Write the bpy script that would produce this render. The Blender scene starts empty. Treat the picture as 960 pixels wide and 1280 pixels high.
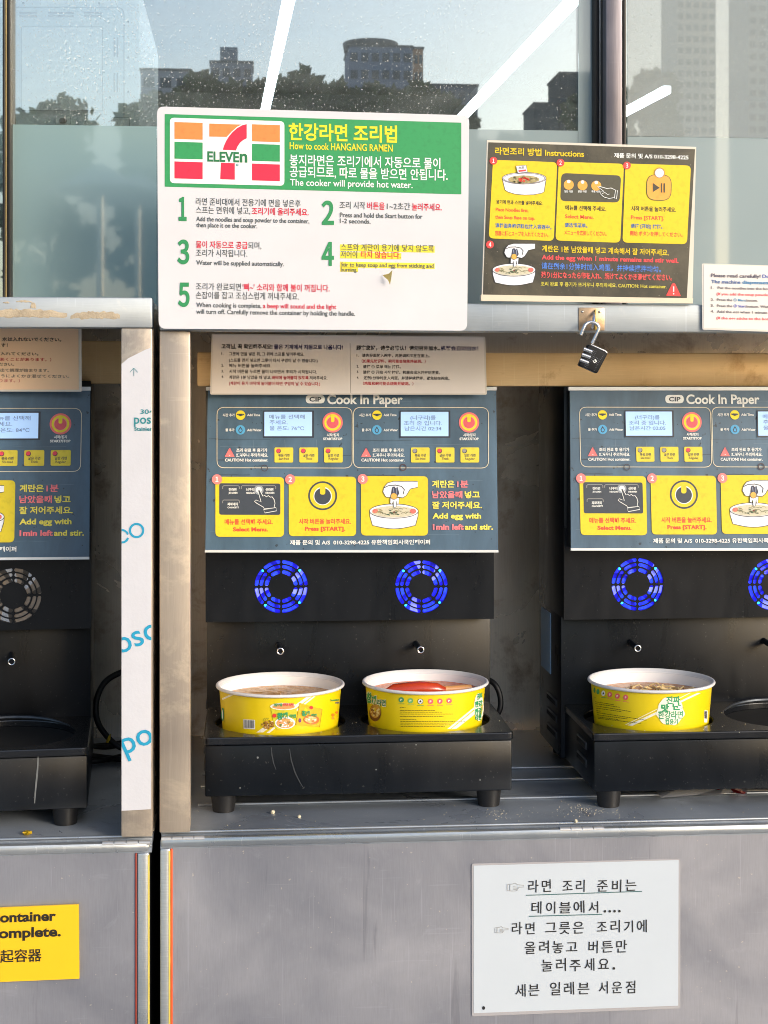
import bpy, bmesh, math, random
from mathutils import Vector, Matrix
random.seed(7)
sc = bpy.context.scene
COL = sc.collection
# ---------------------------------------------------------------- camera
F = 2000.0          # focal length in pixels of the 960-wide photograph
TH = math.atan(0.085)
CAMZ = 1.50
HY = 485.0          # eye level in the photograph (the lens is shifted down)
cam = bpy.data.objects.new('camera', bpy.data.cameras.new('camera'))
COL.objects.link(cam)
cam.location = (0, 0, CAMZ)
cam.rotation_euler = (math.pi / 2, 0, -TH)
cam.data.sensor_fit = 'HORIZONTAL'
cam.data.sensor_width = 36
cam.data.lens = F / 960 * 36
cam.data.shift_y = -(640 - HY) / 960
cam.data.clip_start = 0.02
cam.data.clip_end = 3000
sc.camera = cam
# ---------------------------------------------------------------- light
SUN_EL, SUN_AZ = math.radians(17), math.radians(138)
w = bpy.data.worlds.new('World'); sc.world = w; w.use_nodes = True
nt = w.node_tree
bg = nt.nodes['Background']
sky = nt.nodes.new('ShaderNodeTexSky'); sky.sky_type = 'NISHITA'; sky.sun_disc = False
sky.sun_elevation = SUN_EL; sky.sun_rotation = SUN_AZ; sky.dust_density = 2.0; sky.air_density = 1.0
nt.links.new(sky.outputs[0], bg.inputs[0]); bg.inputs[1].default_value = 0.15
sl = bpy.data.lights.new('sun', 'SUN'); sl.energy = 0.9; sl.angle = math.radians(18); sl.color = (1, .975, .95)
so = bpy.data.objects.new('sun', sl); COL.objects.link(so)
sd = Vector((math.sin(SUN_AZ) * math.cos(SUN_EL), math.cos(SUN_AZ) * math.cos(SUN_EL), math.sin(SUN_EL)))
so.rotation_euler = sd.to_track_quat('Z', 'Y').to_euler()
so.location = sd * 30
sc.view_settings.view_transform = 'Standard'; sc.view_settings.look = 'None'
sc.view_settings.exposure = 0.82; sc.view_settings.gamma = 1
sc.render.engine = 'CYCLES'
sc.cycles.use_denoising = True
try: sc.cycles.denoiser = 'OPENIMAGEDENOISE'
except Exception: pass
sc.cycles.filter_width = 1.0
sc.cycles.max_bounces = 8; sc.cycles.transparent_max_bounces = 12
# ---------------------------------------------------------------- maths
fwd = Vector((math.sin(TH), math.cos(TH), 0)); rgt = Vector((math.cos(TH), -math.sin(TH), 0)); up = Vector((0, 0, 1))
C0 = Vector((0, 0, CAMZ))
def ray(px, py): return fwd + rgt * ((px - 480) / F) + up * ((HY - py) / F)
def W(px, py, Y):
    d = ray(px, py); return C0 + d * (Y / d.y)
def X(px, Y): return W(px, 640, Y).x
def Z(py, px, Y): return W(px, py, Y).z
def Wz(px, py, z):
    d = ray(px, py); return C0 + d * ((z - CAMZ) / d.z)
# ---------------------------------------------------------------- materials
def s2l(c):
    c = c / 255.0
    return c / 12.92 if c <= .04045 else ((c + .055) / 1.055) ** 2.4
def lin(rgb, k=1.0): return tuple(s2l(v) * k for v in rgb) + (1,)
MATS = {}
def newmat(name):
    m = bpy.data.materials.new(name); m.use_nodes = True; MATS[name] = m
    return m, m.node_tree, m.node_tree.nodes['Principled BSDF']
def N(nt, typ, **kw):
    n = nt.nodes.new(typ)
    for k, v in kw.items():
        if k in n.inputs: n.inputs[k].default_value = v
        else: setattr(n, k, v)
    return n
def ramp(nt, src, p0, c0, p1, c1):
    r = nt.nodes.new('ShaderNodeValToRGB')
    r.color_ramp.elements[0].position = p0; r.color_ramp.elements[0].color = c0
    r.color_ramp.elements[1].position = p1; r.color_ramp.elements[1].color = c1
    nt.links.new(src, r.inputs[0]); return r
def mix(nt, fac, a, b, mode='MIX'):
    m = nt.nodes.new('ShaderNodeMix'); m.data_type = 'RGBA'; m.blend_type = mode
    for sock, v in ((m.inputs[0], fac), (m.inputs[6], a), (m.inputs[7], b)):
        if hasattr(v, 'links'): nt.links.new(v, sock)
        else: sock.default_value = v
    return m.outputs[2]
def coords(nt, scale=(1, 1, 1), rot=(0, 0, 0)):
    tc = nt.nodes.new('ShaderNodeTexCoord'); mp = nt.nodes.new('ShaderNodeMapping')
    mp.inputs['Scale'].default_value = scale; mp.inputs['Rotation'].default_value = rot
    nt.links.new(tc.outputs['Object'], mp.inputs[0]); return mp.outputs[0]
def noise(nt, vec, scale, detail=4, rough=.55, dist=0):
    n = nt.nodes.new('ShaderNodeTexNoise'); n.inputs['Scale'].default_value = scale
    n.inputs['Detail'].default_value = detail; n.inputs['Roughness'].default_value = rough; n.inputs['Distortion'].default_value = dist
    nt.links.new(vec, n.inputs['Vector']); return n.outputs['Fac']
def bump(nt, b, h, strength, dist=.001):
    n = nt.nodes.new('ShaderNodeBump'); n.inputs['Strength'].default_value = strength; n.inputs['Distance'].default_value = dist
    nt.links.new(h, n.inputs['Height']); nt.links.new(n.outputs[0], b.inputs['Normal'])
def plain(name, rgb, rough=.5, metal=0, var=.12, scale=14, bmp=.12, coat=0, spec=None, k=1.0):
    if name in MATS: return MATS[name]
    m, t, b = newmat(name)
    c = lin(rgb, k); d = tuple(v * (1 - var) for v in c[:3]) + (1,); l = tuple(min(1, v * (1 + var)) for v in c[:3]) + (1,)
    v = coords(t)
    n1 = noise(t, v, scale, 6)
    r = ramp(t, n1, .3, d, .7, l); t.links.new(r.outputs[0], b.inputs['Base Color'])
    b.inputs['Roughness'].default_value = rough; b.inputs['Metallic'].default_value = metal
    if coat: b.inputs['Coat Weight'].default_value = coat; b.inputs['Coat Roughness'].default_value = .12
    if spec is not None: b.inputs['Specular IOR Level'].default_value = spec
    if bmp:
        bump(t, b, noise(t, v, scale * 8, 3), bmp)
    return m
def ink(rgb, rough=.5):
    name = 'ink_%d_%d_%d' % tuple(rgb)
    if name in MATS: return MATS[name]
    m, t, b = newmat(name)
    c = lin(rgb)
    n1 = noise(t, coords(t), 160, 5)
    r = ramp(t, n1, .28, tuple(v * .86 for v in c[:3]) + (1,), .5, c)
    t.links.new(r.outputs[0], b.inputs['Base Color']); b.inputs['Roughness'].default_value = rough
    return m
def glow(name, rgb, strength):
    if name in MATS: return MATS[name]
    m, t, b = newmat(name)
    b.inputs['Base Color'].default_value = lin(rgb); b.inputs['Emission Color'].default_value = lin(rgb)
    b.inputs['Emission Strength'].default_value = strength; b.inputs['Roughness'].default_value = .4
    return m
def steel(name, rgb, rgb2, rough=.38, metal=.8, streak=(3, 3, 90), stain=None, scr=.35, k=1.0, stain_lo=.52, grain=.12, dark=0):
    """brushed sheet: grain lines, cloudy wear, scratches, optional stain colour"""
    m, t, b = newmat(name)
    vg = coords(t, streak); v = coords(t)
    g = noise(t, vg, 12, 5, .6)
    cl = noise(t, v, 5, 6, .6, .6)
    c1 = ramp(t, cl, .3, lin(rgb, k), .7, lin(rgb2, k)).outputs[0]
    gr = ramp(t, g, .3, (1 - grain,) * 3 + (1,), .7, (1 + grain * .6,) * 3 + (1,)).outputs[0]
    c = mix(t, 1.0, c1, gr, 'MULTIPLY')
    # fine scratches: thin ridges of stretched noise in two directions
    for sclv, rot, lo, amt in (((90, 90, 2.0), (0, .45, 0), .70, scr), ((80, 80, 1.6), (0, -.95, 0), .71, scr * .8), ((3, 3, 90), (0, .2, 0), .70, scr * .6), ((110, 110, 3.5), (0, 1.35, 0), .72, scr)):
        s = noise(t, coords(t, sclv, rot), 3, 2, .5)
        sr = ramp(t, s, lo, (0, 0, 0, 1), lo + .02, (1, 1, 1, 1)).outputs[0]
        mm = t.nodes.new('ShaderNodeMath'); mm.operation = 'MULTIPLY'; mm.inputs[1].default_value = amt
        t.links.new(sr, mm.inputs[0])
        c = mix(t, mm.outputs[0], c, lin([min(255, q * 1.3) for q in rgb2], k))
    if dark:
        for rot_, lo_ in (((0, .5, 0), .66), ((0, .25, .3), .67), ((0, -.45, 0), .68)):
            s = noise(t, coords(t, (34, 34, 1.4), rot_), 2.2, 5, .6, .8)
            sr = ramp(t, s, lo_, (0, 0, 0, 1), lo_ + .05, (dark,) * 3 + (1,)).outputs[0]
            c = mix(t, sr, c, lin([q * .6 for q in rgb], k))
        s = noise(t, v, 26, 8, .75, .8)
        c = mix(t, ramp(t, s, .6, (0, 0, 0, 1), .75, (.35, .35, .35, 1)).outputs[0], c, lin([min(255, q * 1.12) for q in rgb2], k))
        s = noise(t, v, 190, 2, .5)
        c = mix(t, ramp(t, s, .745, (0, 0, 0, 1), .76, (.8, .8, .8, 1)).outputs[0], c, lin((206, 200, 190), k))
    if stain:
        st = noise(t, v, 14, 7, .7, .3)
        sr = ramp(t, st, stain_lo, (0, 0, 0, 1), stain_lo + .2, (1, 1, 1, 1)).outputs[0]
        c = mix(t, sr, c, lin(stain, k))
    t.links.new(c, b.inputs['Base Color'])
    rr = ramp(t, cl, .3, (rough * .8,) * 3 + (1,), .7, (rough * 1.25,) * 3 + (1,)).outputs[0]
    t.links.new(rr, b.inputs['Roughness']); b.inputs['Metallic'].default_value = metal
    bp = t.nodes.new('ShaderNodeBump'); bp.inputs['Strength'].default_value = .25; bp.inputs['Distance'].default_value = .004
    t.links.new(noise(t, v, 7, 2, .5), bp.inputs['Height'])
    bump(t, b, g, .12, .0005)
    for n_ in t.nodes:
        if n_.type == 'BUMP' and n_ is not bp: t.links.new(bp.outputs[0], n_.inputs['Normal'])
    return m
def speckled(name, rgb, rough, coat=0, speck=(150, 150, 145), amt=.35, lo=.68, bmp=.1, scale=260, k=1.0, metal=0, spec=.5):
    """dark painted metal with dust specks and faint smears"""
    m, t, b = newmat(name)
    v = coords(t)
    c = lin(rgb, k)
    sm = noise(t, coords(t, (1, 1, .35)), 16, 6, .65, .5)
    base = ramp(t, sm, .35, tuple(x * .8 for x in c[:3]) + (1,), .75, tuple(x * 1.5 for x in c[:3]) + (1,)).outputs[0]
    s = noise(t, v, scale, 2, .5)
    sr = ramp(t, s, lo, (0, 0, 0, 1), lo + .03, (amt,) * 3 + (1,)).outputs[0]
    base = mix(t, sr, base, lin(speck))
    t.links.new(base, b.inputs['Base Color'])
    rr = ramp(t, sm, .3, (rough * .8,) * 3 + (1,), .75, (rough * 1.3,) * 3 + (1,)).outputs[0]
    t.links.new(rr, b.inputs['Roughness']); b.inputs['Metallic'].default_value = metal
    b.inputs['Specular IOR Level'].default_value = spec
    if coat: b.inputs['Coat Weight'].default_value = coat; b.inputs['Coat Roughness'].default_value = .15
    bump(t, b, noise(t, v, 400, 2), bmp, .0005)
    return m
M_rail = steel('brushed_steel_blue_grey', (150, 158, 166), (176, 184, 190), .42, .5, (3, 3, 90), (196, 196, 192), .12, grain=.06, stain_lo=.62)
M_post = steel('warm_reflection_steel_post', (160, 149, 138), (180, 168, 154), .42, .45, (90, 90, 3), (206, 192, 172), .12, grain=.07, stain_lo=.5)  # warm tint paints the plaza light that the post steel reflects
M_beam = steel('warm_reflection_steel_beam', (214, 182, 134), (232, 206, 160), .4, .25, (3, 3, 90), (160, 112, 62), .1, stain_lo=.58, grain=.06)  # tan colour paints the sunlit ground mirrored in the beam
M_door = steel('scratched_steel_door', (150, 152, 162), (176, 177, 186), .36, .6, (60, 60, 4), None, .12, grain=.06, dark=.25)
M_back = steel('steel_back_wall', (226, 212, 194), (240, 230, 214), .26, .45, (80, 80, 2), (168, 146, 124), .1, grain=.1)
M_floor = steel('dark_steel_counter', (140, 148, 160), (176, 184, 194), .3, .5, (3, 90, 3), (92, 94, 100), .2, stain_lo=.6, grain=.08)
M_lip = steel('bright_steel_trim', (168, 174, 180), (200, 205, 210), .3, .75, (3, 3, 90), None, .2)
M_hinge = steel('hinge_steel', (180, 180, 182), (212, 210, 206), .35, .6, (3, 3, 60), (140, 120, 95), .1, stain_lo=.62)
M_black = speckled('black_painted_metal', (12, 16, 22), .3, speck=(105, 105, 104), amt=.22, lo=.7, spec=.32)
M_blackb = speckled('black_gloss_metal', (16, 18, 22), .22, .2, speck=(120, 120, 118), amt=.3, lo=.73, k=1)
M_sign = speckled('slate_blue_sign_face', (68, 95, 118), .40, .15, speck=(36, 44, 54), amt=.8, lo=.7, scale=120)
M_white = plain('white_plastic', (212, 212, 217), .4, var=.03, bmp=.03)
M_strip = plain('white_aluminium_strip', (214, 218, 222), .35, .3, var=.06)
M_bowl = plain('white_paper_bowl', (236, 235, 236), .45, var=.02, bmp=.02)
M_bowly = plain('yellow_printed_paper', (228, 203, 12), .38, var=.03, bmp=.02, coat=.15)
M_rubber = plain('black_rubber', (18, 18, 20), .5, var=.2)
M_dark = plain('dark_recess', (14, 14, 15), .7)
M_glassblk = plain('black_window_seal', (20, 21, 23), .45)
M_mull = steel('mullion_anodised', (104, 102, 112), (124, 121, 130), .4, .6, (80, 80, 2), None, .1)
M_chrome = plain('polished_steel', (205, 208, 214), .2, .9, var=.08, scale=90)
M_gold = plain('brassy_edge_strip', (196, 172, 120), .35, .5)
M_orange = plain('orange_edge_line', (214, 82, 34), .5, var=.2, scale=40)  # orange line inside the right door's frame
M_yell = plain('yellow_edge_line', (208, 190, 92), .5, var=.15, scale=40)  # yellow line on the door frame edges
M_red = plain('red_edge_line', (146, 50, 34), .5, var=.2, scale=40)  # red line inside the left door's frame
M_film_post = plain('white_protective_film', (202, 203, 210), .35, var=.03, scale=30, bmp=.2, coat=.2)
# ---------------------------------------------------------------- object helpers
def link_mesh(name, me, parent=None, origin=None):
    o = bpy.data.objects.new(name, me); COL.objects.link(o)
    if parent is not None: o.parent = parent
    elif origin is not None: o.location = origin
    return o
def orig(parent): 
    v = Vector(parent.location)
    p = parent.parent
    while p: v += Vector(p.location); p = p.parent
    return v
def thing(name, label, cat, loc, group=None):
    o = bpy.data.objects.new(name, None); COL.objects.link(o); o.location = loc
    o.empty_display_size = .05
    o['label'] = label; o['category'] = cat
    if group: o['group'] = group
    return o
def tag(o, label, cat, group=None):
    o['label'] = label; o['category'] = cat
    if group: o['group'] = group
    return o
def add_box(bm, x0, x1, y0, y1, z0, z1, bev=0.0, seg=2, mi=0):
    r = bmesh.ops.create_cube(bm, size=1)
    vs = r['verts']
    for v in vs:
        v.co = Vector((x0 + (v.co.x + .5) * (x1 - x0), y0 + (v.co.y + .5) * (y1 - y0), z0 + (v.co.z + .5) * (z1 - z0)))
    fs = set(f for v in vs for f in v.link_faces)
    if bev > 0:
        es = list(set(e for v in vs for e in v.link_edges))
        rr = bmesh.ops.bevel(bm, geom=es, offset=bev, segments=seg, profile=.5, affect='EDGES')
        fs = set(rr['faces']) | set(f for f in fs if f.is_valid)
    for f in fs: f.material_index = mi
def finish(name, bm, mat, parent=None, smooth=False, origin=None, mats=None):
    """bm holds world coordinates; stored relative to the parent's (or own) origin"""
    off = orig(parent) if parent is not None else (Vector(origin) if origin is not None else Vector())
    bmesh.ops.translate(bm, verts=bm.verts, vec=-off)
    bmesh.ops.recalc_face_normals(bm, faces=bm.faces)
    me = bpy.data.meshes.new(name); bm.to_mesh(me); bm.free()
    for m in (mats or [mat]): me.materials.append(m)
    if smooth:
        me.polygons.foreach_set('use_smooth', [True] * len(me.polygons))
        try: me.set_sharp_from_angle(angle=math.radians(40))
        except Exception: pass
    o = bpy.data.objects.new(name, me); COL.objects.link(o)
    if parent is not None: o.parent = parent
    else: o.location = off
    return o
def box(name, x0, x1, y0, y1, z0, z1, mat, parent=None, bev=.001, origin=None):
    bm = bmesh.new(); add_box(bm, x0, x1, y0, y1, z0, z1, bev)
    if parent is None and origin is None: origin = Vector(((x0 + x1) / 2, (y0 + y1) / 2, z0))
    return finish(name, bm, mat, parent, True, origin)
def tube_bm(bm, pts, r, seg=10, cap=True, mi=0):
    rings = []
    n = len(pts); pts = [Vector(p) for p in pts]
    prev = None
    for i, p in enumerate(pts):
        t = (pts[min(i + 1, n - 1)] - pts[max(i - 1, 0)]).normalized()
        if prev is None:
            a = Vector((0, 0, 1)) if abs(t.z) < .9 else Vector((1, 0, 0))
            u = t.cross(a).normalized()
        else: u = (prev - t * prev.dot(t)).normalized()
        prev = u; v = t.cross(u)
        rr = r[i] if isinstance(r, (list, tuple)) else r
        rings.append([bm.verts.new(p + (u * math.cos(2 * math.pi * k / seg) + v * math.sin(2 * math.pi * k / seg)) * rr) for k in range(seg)])
    for a, b in zip(rings, rings[1:]):
        for k in range(seg):
            f = bm.faces.new((a[k], a[(k + 1) % seg], b[(k + 1) % seg], b[k])); f.material_index = mi
    if cap:
        bm.faces.new(list(reversed(rings[0]))).material_index = mi; bm.faces.new(rings[-1]).material_index = mi
def tube(name, pts, r, mat, parent=None, seg=12, origin=None):
    bm = bmesh.new(); tube_bm(bm, pts, r, seg)
    return finish(name, bm, mat, parent, True, origin if (origin is not None or parent) else pts[0])
def lathe_bm(bm, prof, c, seg=64, mi=0):
    rings = []
    for (r, z) in prof:
        rings.append([bm.verts.new((c[0] + r * math.cos(2 * math.pi * k / seg), c[1] + r * math.sin(2 * math.pi * k / seg), z)) for k in range(seg)])
    for a, b in zip(rings, rings[1:]):
        for k in range(seg):
            bm.faces.new((a[k], a[(k + 1) % seg], b[(k + 1) % seg], b[k])).material_index = mi
    return rings
def shape2d(loops, depth, bev=0.0):
    """flat plate with holes: verts in (u,v,w), thickness along w"""
    cu = bpy.data.curves.new('tmp', 'CURVE'); cu.dimensions = '2D'; cu.fill_mode = 'BOTH'; cu.extrude = depth / 2
    cu.bevel_depth = bev; cu.bevel_resolution = 1
    for lp in loops:
        s = cu.splines.new('POLY'); s.points.add(len(lp) - 1)
        for p, q in zip(s.points, lp): p.co = (q[0], q[1], 0, 1)
        s.use_cyclic_u = True
    ob = bpy.data.objects.new('tmp', cu); COL.objects.link(ob)
    dg = bpy.context.evaluated_depsgraph_get(); dg.update()
    ev = ob.evaluated_get(dg); me = ev.to_mesh()
    vs = [tuple(v.co) for v in me.vertices]; fs = [tuple(p.vertices) for p in me.polygons]
    ev.to_mesh_clear(); bpy.data.objects.remove(ob); bpy.data.curves.remove(cu)
    return vs, fs
def bm_from(vs, fs, fn, mi=0):
    bm = bmesh.new()
    bv = [bm.verts.new(fn(*v)) for v in vs]
    for f in fs:
        try: bm.faces.new([bv[i] for i in f]).material_index = mi
        except ValueError: pass
    bmesh.ops.remove_doubles(bm, verts=bm.verts, dist=1e-6)
    return bm
def circ(cx, cy, r, n=48): return [(cx + r * math.cos(2 * math.pi * i / n), cy + r * math.sin(2 * math.pi * i / n)) for i in range(n)]
def rr4(q, r, n=5):
    """rounded quadrilateral from 4 corners (any winding order TL TR BR BL)"""
    out = []
    q = [Vector(p) for p in q]
    for i in range(4):
        p, a, b = q[i], q[i - 1], q[(i + 1) % 4]
        da = (a - p).normalized() * r; db = (b - p).normalized() * r
        p0, p1 = p + da, p + db
        for k in range(n + 1):
            t = k / n
            out.append(tuple(p0 * (1 - t) ** 2 + p * 2 * t * (1 - t) + p1 * t * t))
    return out
def rectq(x0, y0, x1, y1, s=0.0): return [(x0, y0), (x1, y0 + s * (x1 - x0)), (x1, y1 + s * (x1 - x0)), (x0, y1)]
# ---------------------------------------------------------------- lettering
_tc = bpy.data.curves.new('lettertmp', 'FONT'); _to = bpy.data.objects.new('lettertmp', _tc); COL.objects.link(_to)
_tc.size = 1
_GC = {}
_fA = _tc.font
try: _fB = bpy.data.fonts.load(bpy.utils.system_resource('DATAFILES') + '/fonts/Noto Sans CJK Regular.woff2')   # Blender's own bundled typeface
except Exception: _fB = _fA
def glyphs(s, bold=0.0, res=3):
    k = (s, bold, res)
    if k in _GC: return _GC[k]
    useB = s in '12345' and _fB != _fA; SB = .35 if useB else 1.0
    _tc.font = _fB if useB else _fA
    _tc.body = s; _tc.offset = bold * SB; _tc.resolution_u = res
    dg = bpy.context.evaluated_depsgraph_get(); dg.update()
    ev = _to.evaluated_get(dg); me = ev.to_mesh()
    vs = [(v.co.x / SB, v.co.y / SB) for v in me.vertices]; fs = [tuple(p.vertices) for p in me.polygons]
    ev.to_mesh_clear()
    if vs:
        x0 = min(v[0] for v in vs); x1 = max(v[0] for v in vs)
        vs = [(v[0] - x0, v[1]) for v in vs]; wd = x1 - x0
    else: wd = 1
    _GC[k] = (vs, fs, wd); return _GC[k]
class Canvas:
    """flat print laid on a real surface; mapf(px, py, h) gives the world point on that surface, h metres proud of it"""
    def __init__(s, mapf, parent, off=Vector()):
        s.m = mapf; s.parent = parent; s.off = off; s.ox = s.oy = 0; s.k = 1; s.sl = lambda y: 0.0; s.order = []; s.cur = None; s.clip = None
    def view(s, ox, oy, k): s.ox, s.oy, s.k = ox, oy, k; return s
    def part(s, name): s.cur = {'name': name, 'v': [], 'f': [], 'mi': [], 'mats': []}; s.order.append(s.cur); return s
    def emit(s, vs, fs, mat, layer):
        c = s.cur
        if s.clip:
            bm = bmesh.new(); bv = [bm.verts.new((v[0], v[1], 0)) for v in vs]
            for f in fs:
                try: bm.faces.new([bv[i] for i in f])
                except ValueError: pass
            for co, no in s.clip:
                g = bm.verts[:] + bm.edges[:] + bm.faces[:]
                bmesh.ops.bisect_plane(bm, geom=g, plane_co=co + (0,), plane_no=no + (0,), clear_outer=True)
            bm.verts.index_update()
            vs = [(v.co.x, v.co.y) for v in bm.verts]; fs = [tuple(v.index for v in f.verts) for f in bm.faces]; bm.free()
        if mat not in c['mats']: c['mats'].append(mat)
        mi = c['mats'].index(mat); b = len(c['v'])
        for v in vs: c['v'].append(s.m(s.ox + v[0] / s.k, s.oy + v[1] / s.k, layer * .00022))
        for f in fs: c['f'].append(tuple(b + i for i in f)); c['mi'].append(mi)
    def poly(s, pts, mat, layer=1): s.emit(pts, [tuple(range(len(pts)))], mat, layer)
    def rect(s, x0, y0, x1, y1, mat, layer=1, sl=None):
        s.poly(rectq(x0, y0, x1, y1, s.sl(y0) if sl is None else sl), mat, layer)
    def rrect(s, q, r, mat, layer=1): s.poly(rr4(q, r), mat, layer)
    def ell(s, cx, cy, rx, ry, mat, layer=2, n=28, a0=0, a1=2 * math.pi):
        s.poly([(cx + rx * math.cos(a0 + (a1 - a0) * i / n), cy + ry * math.sin(a0 + (a1 - a0) * i / n)) for i in range(n if a1 - a0 > 6.2 else n + 1)], mat, layer)
    def circle(s, cx, cy, r, mat, layer=2, n=28): s.ell(cx, cy, r, r, mat, layer, n)
    def stroke(s, pts, wd, mat, layer=3, closed=False):
        n = len(pts); vs = []; fs = []
        P = [Vector(p) for p in pts]
        for i in range(n):
            a = P[(i - 1) % n] if (closed or i > 0) else P[i]; b = P[(i + 1) % n] if (closed or i < n - 1) else P[i]
            t = (b - a); t = t.normalized() if t.length > 1e-9 else Vector((1, 0)); nn = Vector((-t.y, t.x)) * wd / 2
            vs += [tuple(P[i] + nn), tuple(P[i] - nn)]
        for i in range(n if closed else n - 1):
            j = (i + 1) % n; fs.append((2 * i, 2 * i + 1, 2 * j + 1, 2 * j))
        s.emit(vs, fs, mat, layer)
    def ring(s, cx, cy, r, wd, mat, layer=3): s.stroke(circ(cx, cy, r, 40), wd, mat, layer, True)
    def text(s, t, x0, yb, x1, size, mat, bold=0.0, sl=None, layer=3, rot=0.0, res=3):
        if size / s.k < 8.5: bold += .010
        vs, fs, wd = glyphs(t, round(bold, 3), res)
        sx = size if x1 is None else (x1 - x0) / wd
        sl = s.sl(yb) if sl is None else sl
        ca, sa = math.cos(rot), math.sin(rot)
        o = []
        for (x, y) in vs:
            u, v = x * sx, -y * size
            u, v = u * ca - v * sa, u * sa + v * ca
            o.append((x0 + u, yb + v + sl * u))
        s.emit(o, fs, mat, layer)
    def finish(s):
        out = []
        og = orig(s.parent) if s.parent is not None else Vector()
        for c in s.order:
            if not c['v']: continue
            me = bpy.data.meshes.new(c['name'])
            me.from_pydata([tuple(Vector(v) - og + s.off) for v in c['v']], [], c['f'])
            for m in c['mats']: me.materials.append(m)
            me.polygons.foreach_set('material_index', c['mi']); me.update()
            o = bpy.data.objects.new(c['name'], me); COL.objects.link(o); o.parent = s.parent
            out.append(o)
        s.order = []
        return out
def planeY(Y):
    return lambda px, py, h: W(px, py, Y - h)
def plane3(p0, n):
    n = n.normalized()
    def f(px, py, h):
        d = ray(px, py); q = p0 + n * h
        return C0 + d * ((q - C0).dot(n) / d.dot(n))
    return f
def quad_plate(name, q, Y, th, mat, parent, r=0, bev=0, mapf=None):
    """solid board whose front face outline is q (outline points on the plane Y), th thick, rounded corners r"""
    pts = rr4(q, r) if r else [tuple(p) for p in q]
    mapf = mapf or planeY(Y)
    P = [mapf(x, y, 0) for x, y in pts]
    back = [p + Vector((0, th, 0)) for p in P]
    bm = bmesh.new(); a = [bm.verts.new(p) for p in P]; b = [bm.verts.new(p) for p in back]
    f1 = bm.faces.new(a); f2 = bm.faces.new(list(reversed(b)))
    n = len(a)
    for i in range(n): bm.faces.new((a[i], b[i], b[(i + 1) % n], a[(i + 1) % n]))
    return finish(name, bm, mat, parent)
G_WHITE = ink((240, 240, 240)); G_BLACK = ink((30, 30, 32)); G_GREY = ink((92, 94, 96)); G_RED = ink((214, 38, 66))
G_GREEN = ink((38, 142, 80)); G_YEL = ink((246, 222, 20)); G_ORANGE = ink((244, 132, 62)); G_CRIM = ink((222, 36, 72))
G_DG = ink((30, 118, 70)); G_PINK = ink((240, 120, 122)); G_SLATE = ink((52, 62, 76)); G_CREAM = ink((222, 214, 190))
G_BLUE = ink((34, 98, 170)); G_LBLUE = ink((84, 170, 220)); G_TEAL = ink((24, 130, 140)); G_CYAN = ink((20, 150, 190))
G_NAVY = ink((36, 40, 100)); G_DYEL = ink((240, 222, 40)); G_ORED = ink((232, 76, 46)); G_AMB = ink((236, 168, 70))
G_BOARD = ink((64, 62, 52)); G_LAV = ink((226, 226, 240)); G_OUT = ink((60, 60, 66)); G_NOOD = ink((170, 156, 112))
G_BROWN = ink((150, 96, 50)); G_LIGHT = ink((232, 236, 236)); G_DRED = ink((170, 40, 52)); G_LGREY = ink((150, 150, 150))
# ================================================================ SETTING
gd = 900
bm = bmesh.new(); add_box(bm, -gd, gd, -gd, gd, -.2, 0)
M_ground = plain('plaza_paving', (150, 150, 150), .8, var=.15, scale=3)
g = finish('ground', bm, M_ground); g['kind'] = 'structure'
YF, YFL, YG = 2.0, 1.986, 2.20       # front planes of the two steel cabinets, plane of the shop window
ZFL = CAMZ - .5565                     # counter height
# ---------------------------------------------------------------- kiosk with its window
kx0, kx1 = -1.9, 2.6
kiosk = thing('convenience_kiosk', 'shop kiosk behind the cookers with a big partly frosted window', 'kiosk', (.3, 4.2, 0))
M_kin = plain('kiosk_inner_panel', (104, 112, 116), .7, var=.06)
M_kin2 = plain('kiosk_ceiling_panel', (92, 98, 102), .9, var=.05)
M_kout = plain('kiosk_outer_panel', (84, 104, 108), .5, var=.06)
zt = CAMZ + 1.12; zl = CAMZ + .85        # ceiling, lamp height
box('ceiling', kx0, kx1, YG + .03, 6.2, zt + .01, zt + .08, M_kin2, kiosk, 0)
box('roof', kx0 - .05, kx1 + .05, YG - .06, 6.3, zt + .081, zt + .2, M_kout, kiosk, .004)
box('back_wall', kx0, kx1, 6.1, 6.18, 0, zt, M_kin, kiosk, 0)
box('side_wall', kx0, kx0 + .06, YG + .03, 6.1, 0, zt, M_kin, kiosk, 0)
box('side_wall', kx1 - .06, kx1, YG + .03, 6.1, 0, zt, M_kin, kiosk, 0)
box('lower_wall', kx0, kx1, 2.62, 2.68, 0, CAMZ + .04, M_kout, kiosk, 0)
# glass: reflective tinted pane with dried rain specks
mg, t, b = newmat('window_glass')
out = t.nodes['Material Output']; t.nodes.remove(b)
tr = t.nodes.new('ShaderNodeBsdfTransparent'); tr.inputs[0].default_value = (.94, .985, .985, 1)
gl = t.nodes.new('ShaderNodeBsdfGlossy'); gl.inputs['Roughness'].default_value = .012; gl.inputs[0].default_value = (.9, .96, 1, 1)
ms = t.nodes.new('ShaderNodeMixShader')
fr = t.nodes.new('ShaderNodeFresnel'); fr.inputs[0].default_value = 1.5
ma = t.nodes.new('ShaderNodeMath'); ma.operation = 'ADD'; ma.inputs[1].default_value = .24; ma.use_clamp = True
t.links.new(fr.outputs[0], ma.inputs[0]); t.links.new(ma.outputs[0], ms.inputs[0]); t.links.new(tr.outputs[0], ms.inputs[1]); t.links.new(gl.outputs[0], ms.inputs[2])
df = t.nodes.new('ShaderNodeBsdfDiffuse'); df.inputs[0].default_value = (.75, .8, .8, 1)
vv = coords(t, (1, 1, .9))
sp = noise(t, vv, 330, 1, .5); den = noise(t, coords(t), 5, 3, .5)
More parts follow.
